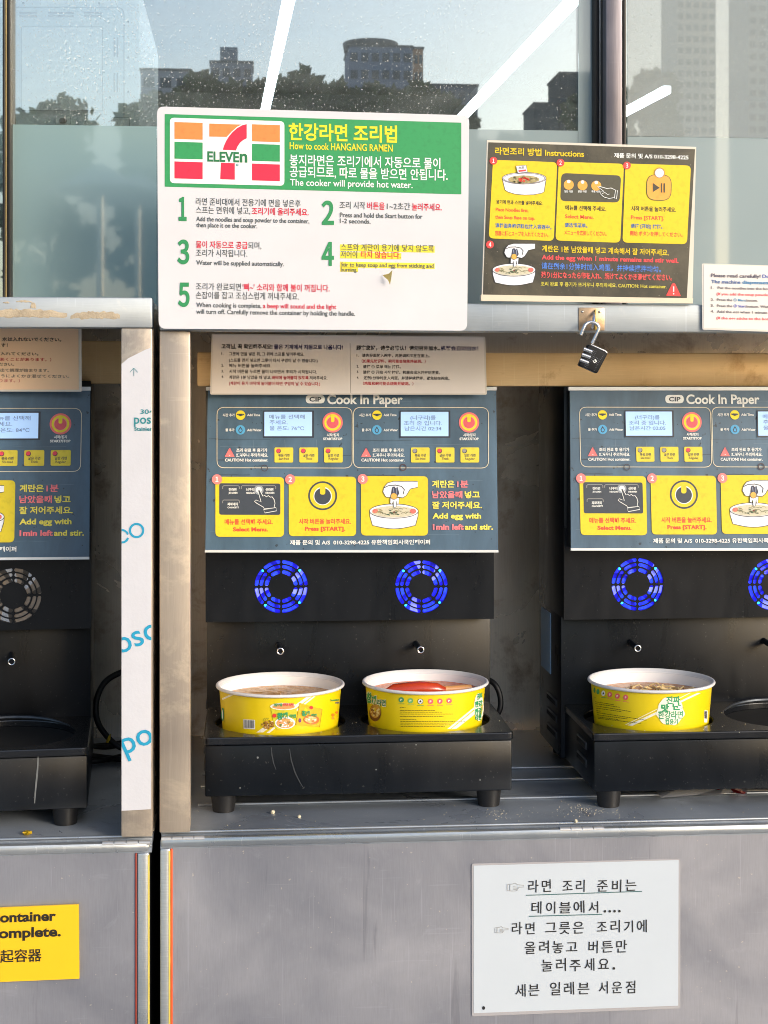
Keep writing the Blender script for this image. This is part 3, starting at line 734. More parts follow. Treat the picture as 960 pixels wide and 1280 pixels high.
def cooker(label, dx, dy, dz=0, base=(0, 0), wells=0, lit=True, scr=(), leds=(), group='twin-burner noodle cookers'):
    shift = Vector((dx, dy, dz))
    o = thing('noodle_cooker', label, 'noodle cooker', O + shift, group)
    def fin(nm, bm, mt, par=None, smooth=False):
        bmesh.ops.translate(bm, verts=bm.verts, vec=shift)
        return finish(nm, bm, mt, par or o, smooth)
    def bxx(nm, x0, x1, y0, y1, z0, z1, mt, par=None, bev=.0015):
        bm = bmesh.new(); add_box(bm, x0, x1, y0, y1, z0, z1, bev); return fin(nm, bm, mt, par, True)
    b0 = bx0 + base[0]; b1 = bx1 + base[1]
    # base box and tray plate with two wells
    bxx('base', b0, b1, YB + .0015, YN + .02, zB, zT - .0115, M_black, bev=.0026)
    bxx('tray_groove', b0 + .002, b1 - .002, YB + .004, YN + .001, zT - .0114, zT - .0095, M_dark, bev=0)
    wx = [X(350.4, 2.19) + wells, X(531.6, 2.19) + wells]; wr = .0895; wy = 2.19
    loops = [rr4([(b0, YB - .002), (b1, YB - .002), (b1, YN), (b0, YN)], .006), circ(wx[0], wy, wr, 72), circ(wx[1], wy, wr, 72)]
    vs, fs = shape2d(loops, .0065, .0018)
    bm = bm_from(vs, fs, lambda u, v, w_: Vector((u, v, zT - .0052 + w_)))
    tray = fin('tray', bm, M_blackb, smooth=False)
    for cx in wx:
        bm = bmesh.new(); lathe_bm(bm, [(wr + .0005, zT - .0008), (wr - .0005, zT - .001), (wr - .001, zT - .024), (0.0001, zT - .024)], (cx, wy), 56)
        fin('burner_well', bm, M_blackb, tray, True)
        bm = bmesh.new(); lathe_bm(bm, [(.062, zT - .0238), (.062, zT - .0185), (.058, zT - .018), (.0001, zT - .018)], (cx, wy), 48)
        fin('heating_plate', bm, M_blackb, tray, True)
    # body: side shell, nozzle wall, fan box
    bxx('rear_body', bx0, bx1, YN, YK, zB, zfb + .02, M_black)
    bxx('fan_box', bx0 - .0012, bx1 + .0012, YX + .004, YK + .0015, zfb, ztop, M_black)
    bm = bmesh.new(); xa, xb = bx0 + .003, bx1 - .003; ya, yb2, yc2 = YS0 + .006, YS1 + .006, YX + .005; za, zc2 = zs0 + .003, zs1 - .001
    vv_ = [bm.verts.new(p) for p in ((xa, ya, za), (xb, ya, za), (xb, yc2, za), (xa, yc2, za), (xa, yb2, zc2), (xb, yb2, zc2), (xb, yc2, zc2), (xa, yc2, zc2))]
    for f_ in ((0, 1, 2, 3), (7, 6, 5, 4), (0, 4, 5, 1), (1, 5, 6, 2), (2, 6, 7, 3), (3, 7, 4, 0)): bm.faces.new([vv_[i] for i in f_])
    fin('sign_housing', bm, M_black)
    loops = [[(bx0 - .0012, zfb - .0003), (bx1 + .0012, zfb - .0003), (bx1 + .0012, zs0 + .03), (bx0 - .0012, zs0 + .03)]] + [circ(f.x, f.z, fanR - .0002, 64) for f in fans]
    vs, fs = shape2d(loops, .004, 0)
    fin('fan_panel', bm_from(vs, fs, lambda u, v, w_: Vector((u, YX + .002 + w_, v))), M_black)
    for i, f in enumerate(fans):
        gr = fin('fan_grille', bm_from(GRV, GRF, lambda u, v, w_: Vector((f.x + u, YX + .0012 + w_, f.z + v))), M_black)
        bm = bmesh.new()
        # fan housing disc and seven pitched blades behind the grille
        lathe = []
        r3 = [bm.verts.new((f.x + fanR * .98 * math.cos(a), YX + .0036, f.z + fanR * .98 * math.sin(a))) for a in [k * math.pi / 20 for k in range(40)]]
        bm.faces.new(r3); fin('fan_housing', bm, M_fanback if lit else M_bl_off2, gr)
        bm = bmesh.new()
        for k in range(7):
            a = k * 2 * math.pi / 7 + .3 + i
            vsb = []
            for j in range(5):
                rr_ = fanR * (.42 + .54 * j / 4); aa = a + .25 * j / 4
                for e, yy in ((-.33, .0034), (0, .0028), (.33, .0024)): vsb.append(bm.verts.new((f.x + rr_ * math.cos(aa + e), YX + yy, f.z + rr_ * math.sin(aa + e))))
            for j in range(4):
                for e in range(2):
                    q = j * 3 + e
                    fc = bm.faces.new((vsb[q], vsb[q + 1], vsb[q + 4], vsb[q + 3])); fc.material_index = 1 if (e == 1 and k % 3 == 0) else 0
        me_o = fin('fan_blades', bm, M_bl_on if lit else M_bl_off, gr); me_o.data.materials.append(M_bl_on2 if lit else M_chrome)
        if lit:
            for a in (.72, 2.42, 4.0, 5.55):
                bm = bmesh.new(); bmesh.ops.create_icosphere(bm, subdivisions=1, radius=.0019)
                bmesh.ops.translate(bm, verts=bm.verts, vec=Vector((f.x + fanR * .89 * math.cos(a), YX + .0012, f.z + fanR * .89 * math.sin(a))))
                fin('led', bm, M_ledc, gr, True)
    # water nozzles
    for px, py in ((350.5, 814), (525.8, 812.3)):
        p = W(px, py, 2.255)
        bm = bmesh.new(); tube_bm(bm, [p + Vector((-.003, .036, .004)), p + Vector((-.0008, .01, .001)), p], .0042, 14)
        nz = fin('water_nozzle', bm, M_black, None, True)
        bm = bmesh.new(); R_, r_ = .0042, .0010
        for a in range(20):
            pass
        rings = []
        for a in range(20):
            A = 2 * math.pi * a / 20; rings.append([bm.verts.new(p + Vector(((R_ + r_ * math.cos(B)) * math.cos(A), -.001 + r_ * math.sin(B), (R_ + r_ * math.cos(B)) * math.sin(A)))) for B in [2 * math.pi * q / 8 for q in range(8)]])
        for a in range(20):
            for q in range(8): bm.faces.new((rings[a][q], rings[(a + 1) % 20][q], rings[(a + 1) % 20][(q + 1) % 8], rings[a][(q + 1) % 8]))
        fin('nozzle_ring', bm, M_chrome, nz, True)
    # tapered rubber feet
    for fx in (b0 + .024, b1 - .028):
        for fy in (YB + .022, YK - .03):
            bm = bmesh.new(); lathe_bm(bm, [(.0001, zB), (.0175, zB), (.0168, zB - .003), (.0142, ZFL + .0005), (.0001, ZFL + .0005)], (fx, fy), 24)
            fin('foot', bm, M_rubber, None, True)
    # louvres and data plate on the left side
    for (yy0, yy1, zz, n) in ((YB + .045, YB + .105, zT - .022, 2), (YN + .03, YN + .10, zT - .0, 3)):
        for k in range(n):
            bxx('side_louvre', b0 - .0022 if yy0 < YN else bx0 - .0022, (b0 if yy0 < YN else bx0) + .0005, yy0, yy1, zz - k * .023 - .011, zz - k * .023, plain('louvre_slot', (58, 60, 64), .3), bev=.002)
            bxx('louvre_gap', b0 - .0026 if yy0 < YN else bx0 - .0026, (b0 if yy0 < YN else bx0) + .0004, yy0 + .003, yy1 - .003, zz - k * .023 - .009, zz - k * .023 - .003, M_dark, bev=0)
    bxx('data_plate', bx0 - .0012, bx0 - .0001, YN + .075, YN + .15, CAMZ - .425, CAMZ - .335, plain('blue_data_plate', (140, 172, 204), .4), bev=0)
    return o, shift
cdx = (W(799.6, 731, YX - .018) - W(351.5, 733.3, YX)).x
ldx = X(112, YS0 - .042) - bx1
cookM, shM = cooker('black twin noodle cooker in the middle with two filled yellow bowls', 0, 0, 0, (.002, 0))
cookR, shR = cooker('black twin noodle cooker at the right edge holding one bowl', cdx - .003, -.018, 0, (.006, 0), 0)
cookL, shL = cooker('black twin noodle cooker at the left edge, fan unlit and burner empty', ldx, -.042, 0, (.002, .001), 0, lit=False)
# -------- printed sign plate of the cookers (drawn once, meshes shared)
def sign_parts(parent):
    out_ = []
    bm = bmesh.new()
    q = [signf(x, y, -.0006) for x, y in ((259.8, 486), (620.2, 486.5), (622.6, 690.5), (256.6, 690.5))]
    nrm = sn.normalized()
    a = [bm.verts.new(p) for p in q]; b_ = [bm.verts.new(p - nrm * .003) for p in q]
    bm.faces.new(a); bm.faces.new(list(reversed(b_)))
    for i in range(4): bm.faces.new((a[i], b_[i], b_[(i + 1) % 4], a[(i + 1) % 4]))
    plate = finish('sign_plate', bm, M_sign, parent)
    def strip(y0, y1, x0, x1, nm):
        bm = bmesh.new(); P = [signf(x, y, .002) for x, y in ((x0, y0), (x1, y0), (x1, y1), (x0, y1))]
        a = [bm.verts.new(p) for p in P]; b_ = [bm.verts.new(p - nrm * .006) for p in P]
        bm.faces.new(a); bm.faces.new(list(reversed(b_)))
        for i in range(4): bm.faces.new((a[i], b_[i], b_[(i + 1) % 4], a[(i + 1) % 4]))
        finish(nm, bm, M_strip, plate)
    strip(483.5, 488.0, 257.5, 621, 'edge_strip'); strip(687.5, 690.6, 256, 623, 'edge_strip')
    cv = Canvas(signf, plate); cv.sl = lambda y: 0.0
    cv.part('title_lettering'); cv.view(257, 490, 5.05)
    cv.rrect([(632, 19), (752, 19), (752, 72), (632, 72)], 25, G_LIGHT, 2); cv.text('CIP', 655, 59, 731, 38, G_SLATE, .02)
    cv.view(250, 480, 2.526); cv.text('Cook In Paper', 402, 62.5, 640, 41, G_LIGHT, .028, res=5)
    for k, ox in enumerate((0, 170.5)):
        cv.part('control_panel'); cv.view(257 + ox, 490, 5.05)
        cv.stroke(rr4([(72, 97), (925, 98), (925, 480), (72, 478)], 46), 4.2, G_CREAM, 2, True)
        cv.circle(221, 146, 30, G_DYEL); cv.stroke([(198, 140), (221, 150), (244, 140)], 7, G_SLATE); cv.poly([(205, 137), (237, 137), (221, 150)], G_SLATE, 3); cv.rect(217, 146, 225, 166, G_SLATE)
        cv.circle(220, 239, 30, G_LBLUE); cv.poly([(220, 217), (234, 240), (230, 254), (220, 259), (210, 254), (206, 240)], G_SLATE, 3); cv.poly([(220, 228), (229, 242), (226, 250), (220, 253), (214, 250), (211, 242)], G_LBLUE, 4)
        cv.text('시간 추가', 108, 153, 184, 20, G_LIGHT, .02); cv.text('Add Time', 262, 152, 344, 21, G_LIGHT, .02)
        cv.text('물 추가', 125, 247, 182, 20, G_LIGHT, .02); cv.text('Add Water', 262, 247, 353, 21, G_LIGHT, .02)
        cv.circle(802, 192, 64, G_PINK, 2, 40); cv.circle(802, 192, 52, G_DYEL, 3, 40); cv.circle(802, 192, 39, ink((240, 150, 150)), 4, 36); cv.circle(802, 193, 35, ink((226, 92, 104)), 5, 36); cv.rrect([(791, 146), (813, 146), (813, 190), (791, 190)], 9, G_DYEL, 6)
        cv.text('시작/정지', 765, 279, 842, 21, G_LIGHT, .025); cv.text('START/STOP', 742, 303, 863, 21, G_LIGHT, .035)
        cv.rrect([(150, 354), (155, 354), (184, 410), (120, 410)], 6, G_PINK, 2); cv.rect(150, 373, 155, 392, G_LIGHT, sl=0); cv.circle(152.5, 400, 3, G_LIGHT, 3, 10)
        cv.text('조리 완료 후 용기가', 194, 377, 390, 25, G_LIGHT, .018); cv.text('뜨거우니 주의하세요.', 193, 408, 395, 25, G_LIGHT, .018); cv.text('CAUTION! Hot container.', 122, 438, 395, 25, G_LIGHT, .022)
        for bx_, ta, tb in ((435, '볶음 라면', 'Stir-fried'), (592, '굵은 라면', 'Thick'), (748, '일반 라면', 'Regular')):
            cv.part('menu_button'); cv.rrect([(bx_, 350), (bx_ + 118, 350), (bx_ + 118, 445), (bx_, 445)], 9, ink((226, 208, 60)), 2)
            cv.text(ta, bx_ + 24, 408, bx_ + 95, 22, G_SLATE, .01); wdt = 62 if tb != 'Thick' else 44
            cv.text(tb, bx_ + 60 - wdt / 2, 428, bx_ + 60 + wdt / 2, 21, G_OUT)
    # step panels
    def badge(x, y, n): 
        cv.part('number_badge'); cv.circle(x, y, 32, ink((240, 132, 132)), 5); g_ = glyphs(n, .02); cv.text(n, x - g_[2] * 21, y + 15, x + g_[2] * 21, 42, G_WHITE, .02, layer=6)
    cv.view(257, 585, 5.05)
    cv.part('step_panel'); cv.rrect([(62, 55), (495, 57), (495, 435), (62, 434)], 30, ink((224, 202, 30)), 2); cv.rrect([(86, 96), (472, 98), (472, 296), (86, 295)], 14, G_SLATE, 3)
    for (a, b_, c) in ((108, 213, 112), (225, 443, 112), (108, 213, 202)): cv.stroke([(a, c + 20), (a, c + 6), (a + 6, c), (b_ - 6, c), (b_, c + 6), (b_, c + 20)], 4, G_LGREY, 4)
    for (x, y, t1, t2) in ((145, 144, '진라면', 'JIN RAMEN'), (256, 144, '너구리', 'NEOGURI'), (378, 144, '신라면', 'SHIN RAMEN'), (138, 236, '짜파게티', 'CHAPAGETTI')):
        wd_ = 50 if t1 != '짜파게티' else 66
        cv.text(t1, x, y, x + wd_, 21, G_LIGHT, .02, layer=4); cv.text(t2, x, y + 18, x + wd_ + 6, 14, G_LIGHT, .03, layer=4)
    cv.circle(336, 138, 30, ink((150, 158, 170)), 4); cv.circle(336, 138, 19, ink((225, 230, 235)), 5)
    hand = [(330, 142), (341, 138), (362, 178), (372, 172), (384, 182), (396, 174), (408, 184), (420, 182), (432, 198), (438, 222), (432, 252), (370, 258), (366, 248), (322, 222), (308, 210), (318, 202), (350, 214)]
    cv.poly(hand, G_SLATE, 6); cv.stroke(hand, 4, G_LIGHT, 7, True); cv.stroke([(366, 262), (444, 250), (450, 270), (374, 284)], 4, G_LIGHT, 7, True)
    cv.text('메뉴를 선택해 주세요.', 120, 354, 425, 37, G_ORED, .018); cv.text('Select Menu.', 172, 399, 394, 34, G_ORED, .035)
    badge(72, 72, '1')
    cv.part('step_panel'); cv.rrect([(525, 53), (950, 55), (950, 430), (525, 430)], 30, ink((224, 202, 30)), 2)
    cv.ring(739, 175, 86, 11, G_SLATE, 3); cv.circle(739, 177, 58, G_LIGHT, 3, 44); cv.circle(739, 178, 52, G_SLATE, 4, 44); cv.rrect([(722, 105), (756, 105), (756, 168), (722, 168)], 15, ink((224, 202, 30)), 5)
    cv.text('시작 버튼을 눌러주세요.', 588, 351, 918, 37, G_ORED, .018); cv.text('Press [START].', 627, 395, 882, 34, G_ORED, .035)
    badge(534, 72, '2')
    cv.view(437, 585, 5.05); cv.part('step_panel'); cv.rrect([(72, 50), (495, 52), (495, 427), (72, 426)], 30, ink((224, 202, 30)), 2)
    egg_art(cv, 280, 300, 1.0)
    badge(83, 70, '3')
    cv.part('egg_notice_lettering')
    Yl = ink((238, 226, 92)); Pk = ink((244, 128, 136))
    cv.text('계란은', 520, 119, 662, 48, Yl, .028); cv.text('1분', 678, 119, 749, 48, Pk, .028)
    cv.text('남았을때', 520, 186, 712, 48, Pk, .028); cv.text('넣고', 726, 186, 822, 48, Yl, .028)
    cv.text('잘 저어주세요.', 520, 252, 836, 48, Yl, .028); cv.text('Add egg with', 523, 318, 830, 47, Yl, .035)
    cv.text('1min left', 525, 388, 721, 47, Pk, .04); cv.text('and stir.', 727, 388, 905, 47, Yl, .035)
    cv.part('maker_lettering'); cv.view(257, 585, 5.05); cv.text('제품 문의 및 A/S  010-3298-4225 유한책임회사쿡인페이퍼', 532, 483, 1417, 33, G_LIGHT, .014, sl=-.004)
    cv.view(257, 490, 5.05); rnd = random.Random(11)
    sc_ = ink((48, 62, 76)); sw_ = ink((112, 134, 152))
    for (x, y, l, wd_, mt) in ((20, 295, 60, 3, sc_), (60, 300, 350, 1.6, sc_), (70, 430, 60, 5, sc_), (80, 522, 200, 3, sc_), (1010, 525, 190, 3, sc_), (920, 305, 390, 1.6, sc_), (310, 466, 70, 2.5, sc_), (860, 400, 60, 3, sc_), (300, 118, 60, 1.5, sc_), (1000, 60, 300, 1.2, sw_), (90, 345, 300, 1.2, sw_), (1200, 330, 500, 1.2, sw_), (1500, 560, 250, 1.2, sw_), (30, 880, 200, 1.5, sw_), (1300, 900, 300, 1.2, sw_)):
        cv.part('scuff_mark'); n_ = 9
        cv.stroke([(x + l * i / n_, y + rnd.uniform(-1.6, 1.6)) for i in range(n_ + 1)], wd_, mt, 1)
    for x in (300, 500, 700, 860):
        cv.part('scuff_mark'); cv.stroke([(x, 300), (x + 2, 345), (x - 1, 390)], 1.6, sw_, 1)
    cv.part('stain_ring'); cv.ring(372, 480, 19, 5, ink((70, 66, 78)), 4); cv.part('stain_ring'); cv.ring(1246, 476, 19, 7, ink((72, 60, 70)), 4)
    cv.finish()
    return plate
def egg_art(cv, cx, cy, s, dark=False):
    """bowl with a hand cracking an egg over it; cx,cy centre of the bowl rim; s = 1 for a 300-unit wide bowl"""
    W_ = ink((236, 238, 246))
    def T(pts): return [(cx + x * s, cy + y * s) for x, y in pts]
    body = [(-154, -30), (-152, 5), (-136, 62)] + [(-136 + 272 * i / 10, 62 + 22 * math.sin(math.pi * i / 10)) for i in range(1, 10)] + [(136, 62), (152, 5), (154, -30)]
    cv.poly(T(body), W_, 3); cv.stroke(T(body), 4 * s, G_OUT, 4)
    cv.ell(cx, cy - 28 * s, 154 * s, 45 * s, W_, 4); cv.stroke([(cx + 154 * s * math.cos(a), cy - 28 * s + 45 * s * math.sin(a)) for a in [i * math.pi / 20 for i in range(40)]], 4 * s, G_OUT, 5, True)
    cv.ell(cx, cy - 24 * s, 140 * s, 36 * s, ink((206, 200, 176)), 6); cv.ell(cx + 120 * s, cy - 28 * s, 20 * s, 16 * s, ink((226, 110, 100)), 7, 12); cv.ell(cx - 118 * s, cy - 28 * s, 18 * s, 14 * s, ink((226, 110, 100)), 7, 12)
    rnd = random.Random(3)
    for i in range(26):
        a = rnd.uniform(0, 6.28); r = math.sqrt(rnd.random()) * .85; x = cx + 130 * s * r * math.cos(a); y = cy - 24 * s + 30 * s * r * math.sin(a); q = rnd.uniform(8, 18) * s
        cv.stroke([(x - q, y), (x - q * .4, y - q * .35), (x + q * .4, y - q * .2), (x + q, y + q * .15)], 3.2 * s, rnd.choice([G_NOOD, ink((110, 116, 84)), ink((132, 128, 96))]), 8)
    for i in range(7):
        x = cx + rnd.uniform(-45, 45) * s; y = cy - 24 * s + rnd.uniform(-18, 18) * s; cv.ell(x, y, 9 * s, 4 * s, rnd.choice([ink((120, 50, 50)), ink((66, 92, 70)), ink((66, 92, 70))]), 9, 8)
    hand = [(150, -216), (-2, -216), (-40, -206), (-62, -180), (-70, -150), (-52, -118), (-36, -114), (10, -120), (56, -112), (78, -126), (104, -168), (150, -178)]
    cv.poly(T(hand), W_, 6); cv.stroke(T(hand), 3.6 * s, G_OUT, 7)
    cv.stroke(T([(-62, -176), (-30, -190), (10, -192), (48, -184), (66, -164), (58, -134)]), 5 * s, G_OUT, 8)
    cv.poly(T([(-18, -140), (-12, -178), (2, -184), (12, -172), (22, -182), (34, -140), (24, -124), (-8, -124)]), ink((58, 62, 84)), 8)
    cv.stroke(T([(-4, -172), (2, -132)]), 5 * s, ink((130, 140, 170)), 9); cv.stroke(T([(18, -172), (16, -132)]), 5 * s, ink((130, 140, 170)), 9)
    w2 = [(-22, -112), (34, -112), (30, -72), (22, -66), (18, -92), (14, -56), (4, -48), (-2, -58), (-4, -90), (-12, -72), (-24, -78)]
    cv.poly(T(w2), W_, 9); cv.stroke(T(w2), 2.6 * s, G_OUT, 10, True)
    cv.circle(cx, cy - 122 * s, 22 * s, G_OUT, 10); cv.circle(cx, cy - 122 * s, 19 * s, ink((236, 176, 80)), 11)
plateM = sign_parts(cookM)
def copy_tree(o, parent):
    c = o.copy(); COL.objects.link(c); c.parent = parent
    for ch in list(o.children): copy_tree(ch, c)
    return c
copy_tree(plateM, cookR); copy_tree(plateM, cookL)
def screens(parent, which, txt, leds):
    """lit displays and button lamps, drawn in the middle cooker's frame"""
    shift = Vector(parent.location) - O
    for k in which:
        ox = (0, 170.5)[k]
        def mapf(px, py, h): return signf(px, py, h) + shift
        cv = Canvas(mapf, parent); cv.view(257 + ox, 490, 5.05)
        cv.part('screen_bezel'); cv.rect(364, 117, 684, 289, M_bez, 3, 0)
        cv.part('lcd_screen'); cv.rect(371, 125, 672, 279, M_scr, 5, 0)
        bez, scr_ = cv.finish(); 
        cv.parent = parent; cv.part('lcd_lettering')
        for (s_, a, yb, b_) in txt[k]: cv.text(s_, a, yb, b_, 31, M_scrink, 0, 0, 7)
        l, = cv.finish(); l.parent = scr_
        cv.part('button_lamp')
        for i, on in enumerate(leds[k]):
            cv.part('button_lamp'); x = 459 + i * 156.5; cv.circle(x + 1.5, 372, 15, G_OUT, 4); cv.circle(x, 370, 12.5, ink((236, 64, 92)) if on else G_LGREY, 5)
        cv.finish()
menu = [('메뉴를 선택해', 402, 168, 626), ('주세요.', 404, 203, 520), ('물 온도: 76℃', 404, 240, 622)]
run = [('(너구리)를', 432, 173, 592), ('조리 중 입니다.', 390, 208, 632), ('남은시간 02:34', 396, 242, 628)]
run2 = run[:2] + [('남은시간 02:05', 396, 242, 628)]
menu2 = menu[:2] + [('물 온도: 84℃', 404, 240, 622)]
screens(cookM, (0, 1), (menu, run), ((1, 1, 1), (0, 1, 0)))
screens(cookR, (0, 1), (run2, menu), ((0, 0, 1), (1, 1, 1)))
screens(cookL, (0, 1), (menu, menu2), ((1, 1, 1), (1, 1, 1)))
# ================================================================ BOARDS AND PAPERS
def lerp(a, b, t_): return a + (b - a) * t_
# white and green instruction board of the shop
YBd = YF - .012
bd = thing('instruction_board', 'big white board with green header and orange, green and red logo above the middle cooker', 'sign', W(390, 412, YBd))
board = quad_plate('board', [(196.3, 133), (586.6, 144.2), (583.9, 413.4), (198.4, 410.8)], YBd, .003, M_white, bd, 9)
cv = Canvas(planeY(YBd), bd); cv.sl = lambda y: .028 - .000023 * y
cv.view(190, 130, 2.4)
Ggr = ink((44, 150, 88))
cv.part('header_panel'); cv.poly([(38, 30), (928, 56), (928, 271), (38, 248)], Ggr, 1)
cv.part('logo'); cv.view(200, 130, 5.647)
cv.rrect([(70, 96), (878, 122), (878, 577), (70, 558)], 32, G_WHITE, 2)
O_ = ink((246, 138, 70))
for q, mt in (([(102, 127), (301, 133), (301, 252), (102, 246)], O_), ([(102, 266), (301, 272), (301, 391), (102, 386)], Ggr), ([(102, 405), (301, 411), (301, 531), (102, 525)], G_CRIM),
              ([(649, 143), (846, 149), (846, 270), (649, 263)], O_), ([(649, 281), (846, 288), (846, 407), (649, 401)], Ggr), ([(649, 420), (846, 427), (846, 545), (649, 539)], G_CRIM)):
    cv.poly(q, mt, 3)
cv.poly([(348, 138), (576, 145), (545, 160), (505, 195), (470, 232), (348, 230)], O_, 3)
cv.poly([(612, 142), (612, 242), (588, 254), (566, 272), (548, 298), (536, 328), (443, 323), (452, 295), (466, 262), (486, 230), (512, 199), (545, 170), (578, 151)], G_CRIM, 3)
cv.poly([(430, 414), (528, 418), (528, 534), (425, 530)], G_CRIM, 3)
for s_, a, b_, y_ in (('ELEVE', 334, 558, 403), ('n', 563, 617, 409)):
    cv.text(s_, a, y_, b_, 98 if s_ != 'n' else 122, G_DG, .03, layer=4, sl=.028)
cv.ring(545, 430, 8, 2.5, G_TEAL, 4); cv.text('R', 541, 435, 550, 13, G_TEAL, .01, layer=4)
cv.part('title_lettering'); cv.view(190, 130, 2.4)
cv.text('한강라면 조리법', 410, 103, 735, 55, G_DYEL, .026, res=5); cv.text('How to cook HANGANG RAMEN', 413, 135, 722, 30, G_DYEL, .012)
cv.text('봉지라면은 조리기에서 자동으로 물이', 413, 181, 865, 36, G_WHITE, .016); cv.text('공급되므로, 따로 물을 받으면 안됩니다.', 413, 216, 887, 36, G_WHITE, .016)
cv.text('The cooker will provide hot water.', 414, 244, 782, 28, G_WHITE, .012)
def para(items):
    for i_, it in enumerate(items):
        if i_ in (0, 5, 11, 14, 19): cv.part('step_lettering')
        s_, a, y_, b_, sz, mt = it[:6]; cv.text(s_, a, y_, b_, sz, mt, it[6] if len(it) > 6 else .004)
Gt = ink((84, 90, 92))
for n, a, b_, y_ in (('1', 80, 104, 348), ('2', 509, 546, 360), ('3', 76, 112, 477), ('4', 509, 546, 483), ('5', 78, 113, 605)): cv.part('step_number'); cv.text(n, a, y_, b_, 91, ink((40, 140, 84)), .03, sl=0, res=6)
cv.part('step_lettering')
para([('라면 준비대에서 전용기에 면을 넣은후', 132, 301, 446, 24, Gt), ('스프는 면위에 넣고,', 132, 326, 295, 24, Gt), ('조리기에 올려주세요.', 300, 330, 470, 24, G_RED, .012),
      ('Add the noodles and soup powder to the container,', 133, 351, 472, 19.5, Gt), ('then place it on the cooker.', 133, 369, 316, 19.5, Gt),
      ('조리 시작', 563, 312, 640, 24, Gt), ('버튼을', 646, 314, 698, 24, G_RED, .012), ('1~2초간', 705, 315, 775, 24, Gt), ('눌러주세요.', 780, 317, 870, 24, G_RED, .012),
      ('Press and hold the Start button for', 564, 339, 812, 19.5, Gt), ('1-2 seconds.', 564, 357, 656, 19.5, Gt),
      ('물이 자동으로 공급', 132, 430, 287, 24, G_RED, .012), ('되며,', 289, 433, 328, 24, Gt), ('조리가 시작됩니다.', 132, 455, 286, 24, Gt), ('Water will be supplied automatically.', 133, 482, 396, 19.5, Gt),
      ('스프와 계란이 용기에 닿지 않도록', 567, 437, 846, 23, Gt), ('저어야', 566, 459, 618, 23, Gt), ('타지 않습니다.', 627, 460, 746, 23, G_RED, .012),
      ('Stir to keep soup and egg from sticking and', 567, 487, 845, 17, Gt), ('burning.', 567, 502, 616, 17, Gt),
      ('조리가 완료되면', 132, 556, 267, 24, Gt), ("'삐~' 소리와 함께 불이 꺼집니다.", 272, 558, 533, 24, G_RED, .012), ('손잡이를 잡고 조심스럽게 꺼내주세요.', 132, 582, 441, 24, Gt),
      ('When cooking is complete,', 133, 609, 328, 19.5, Gt), ('a beep will sound and the light', 333, 612, 553, 19.5, G_RED), ('will turn off. Carefully remove the container by holding the handle.', 133, 629, 609, 19.5, Gt)])
cv.part('highlighter_band'); Hy = ink((236, 220, 60))
cv.rect(564, 421, 848, 441, Hy, 1); cv.rect(564, 444, 748, 463, Hy, 1); cv.rect(564, 473, 848, 490, Hy, 1); cv.rect(564, 489, 618, 503, Hy, 1)
cv.finish()
# torn bit of tape sticking off the board
bm = bmesh.new(); P = [W(x, y, YBd - h) for x, y, h in ((478, 344, .001), (486, 342, .010), (490.5, 337.5, .014), (489, 348, .012), (487.5, 356, .007), (485, 350, .004))]
bm.faces.new([bm.verts.new(p) for p in P]); bmesh.ops.solidify(bm, geom=bm.faces[:], thickness=.0004)
finish('torn_tape', bm, plain('torn_yellowed_tape', (232, 216, 150), .5), bd)

# dark instruction sign in an acrylic stand on the rail
YI = YF - .006
ins = thing('instruction_sign', 'black and yellow ramen cooking sign in a clear stand on the steel rail', 'sign', W(735, 380, YI))
M_acr = plain('acrylic_sign_edge', (214, 208, 196), .25, var=.04); M_stand = plain('acrylic_stand_strip', (222, 208, 186), .3, var=.05)
quad_plate('acrylic_frame', [(608.8, 175), (870.3, 183.6), (865.6, 376), (602.2, 371)], YI + .0006, .004, M_acr, ins, 0)
m, t, b = newmat('dark_sign_face'); v = coords(t)
c = ramp(t, noise(t, v, 9, 6, .7, .6), .4, lin((54, 53, 46)), .72, lin((96, 90, 74))).outputs[0]
c = mix(t, ramp(t, noise(t, v, 420, 2), .69, (0, 0, 0, 1), .72, (.5, .5, .5, 1)).outputs[0], c, lin((170, 165, 150)))
t.links.new(c, b.inputs['Base Color']); b.inputs['Roughness'].default_value = .35
quad_plate('printed_sheet', [(610.6, 177.8), (868.8, 186.5), (858.6, 372.5), (603.8, 368.8)], YI, .0004, m, ins, 0)
quad_plate('stand_strip', [(601.5, 368.2), (866.5, 373.0), (866.0, 379.3), (601.5, 376.0)], YI - .002, .010, M_stand, ins, 0)
cv = Canvas(planeY(YI), ins); cv.sl = lambda y: .034
cv.view(590, 160, 3.2)
Yp = ink((228, 200, 16)); BadR = ink((232, 66, 66))
cv.part('title_lettering'); cv.text('라면조리 방법 Instructions', 92, 103, 448, 32, Yp, .02); cv.text('제품 문의 및 A/S 010-3298-4225', 568, 117, 866, 21, G_LIGHT, .014, sl=.028)
def bdg(x, y, n): cv.part('number_badge'); cv.circle(x, y, 15.5, BadR, 5); g_ = glyphs(n, .01); cv.text(n, x - g_[2] * 10, y + 8, x + g_[2] * 10, 22, G_WHITE, .01, layer=6, sl=0)
cv.part('step_panel'); cv.rrect([(84, 127), (341, 137), (327, 452), (67, 441)], 20, Yp, 2)
cv.view(600, 170, 6.857)
Lv = ink((232, 230, 240))
cv.poly([(190, 362), (214, 462), (240, 480), (300, 498), (380, 506), (460, 503), (530, 490), (550, 478), (567, 372)], Lv, 3); cv.stroke([(190, 362), (214, 462), (240, 480), (300, 498), (380, 506), (460, 503), (530, 490), (550, 478), (567, 372)], 4, G_OUT, 4)
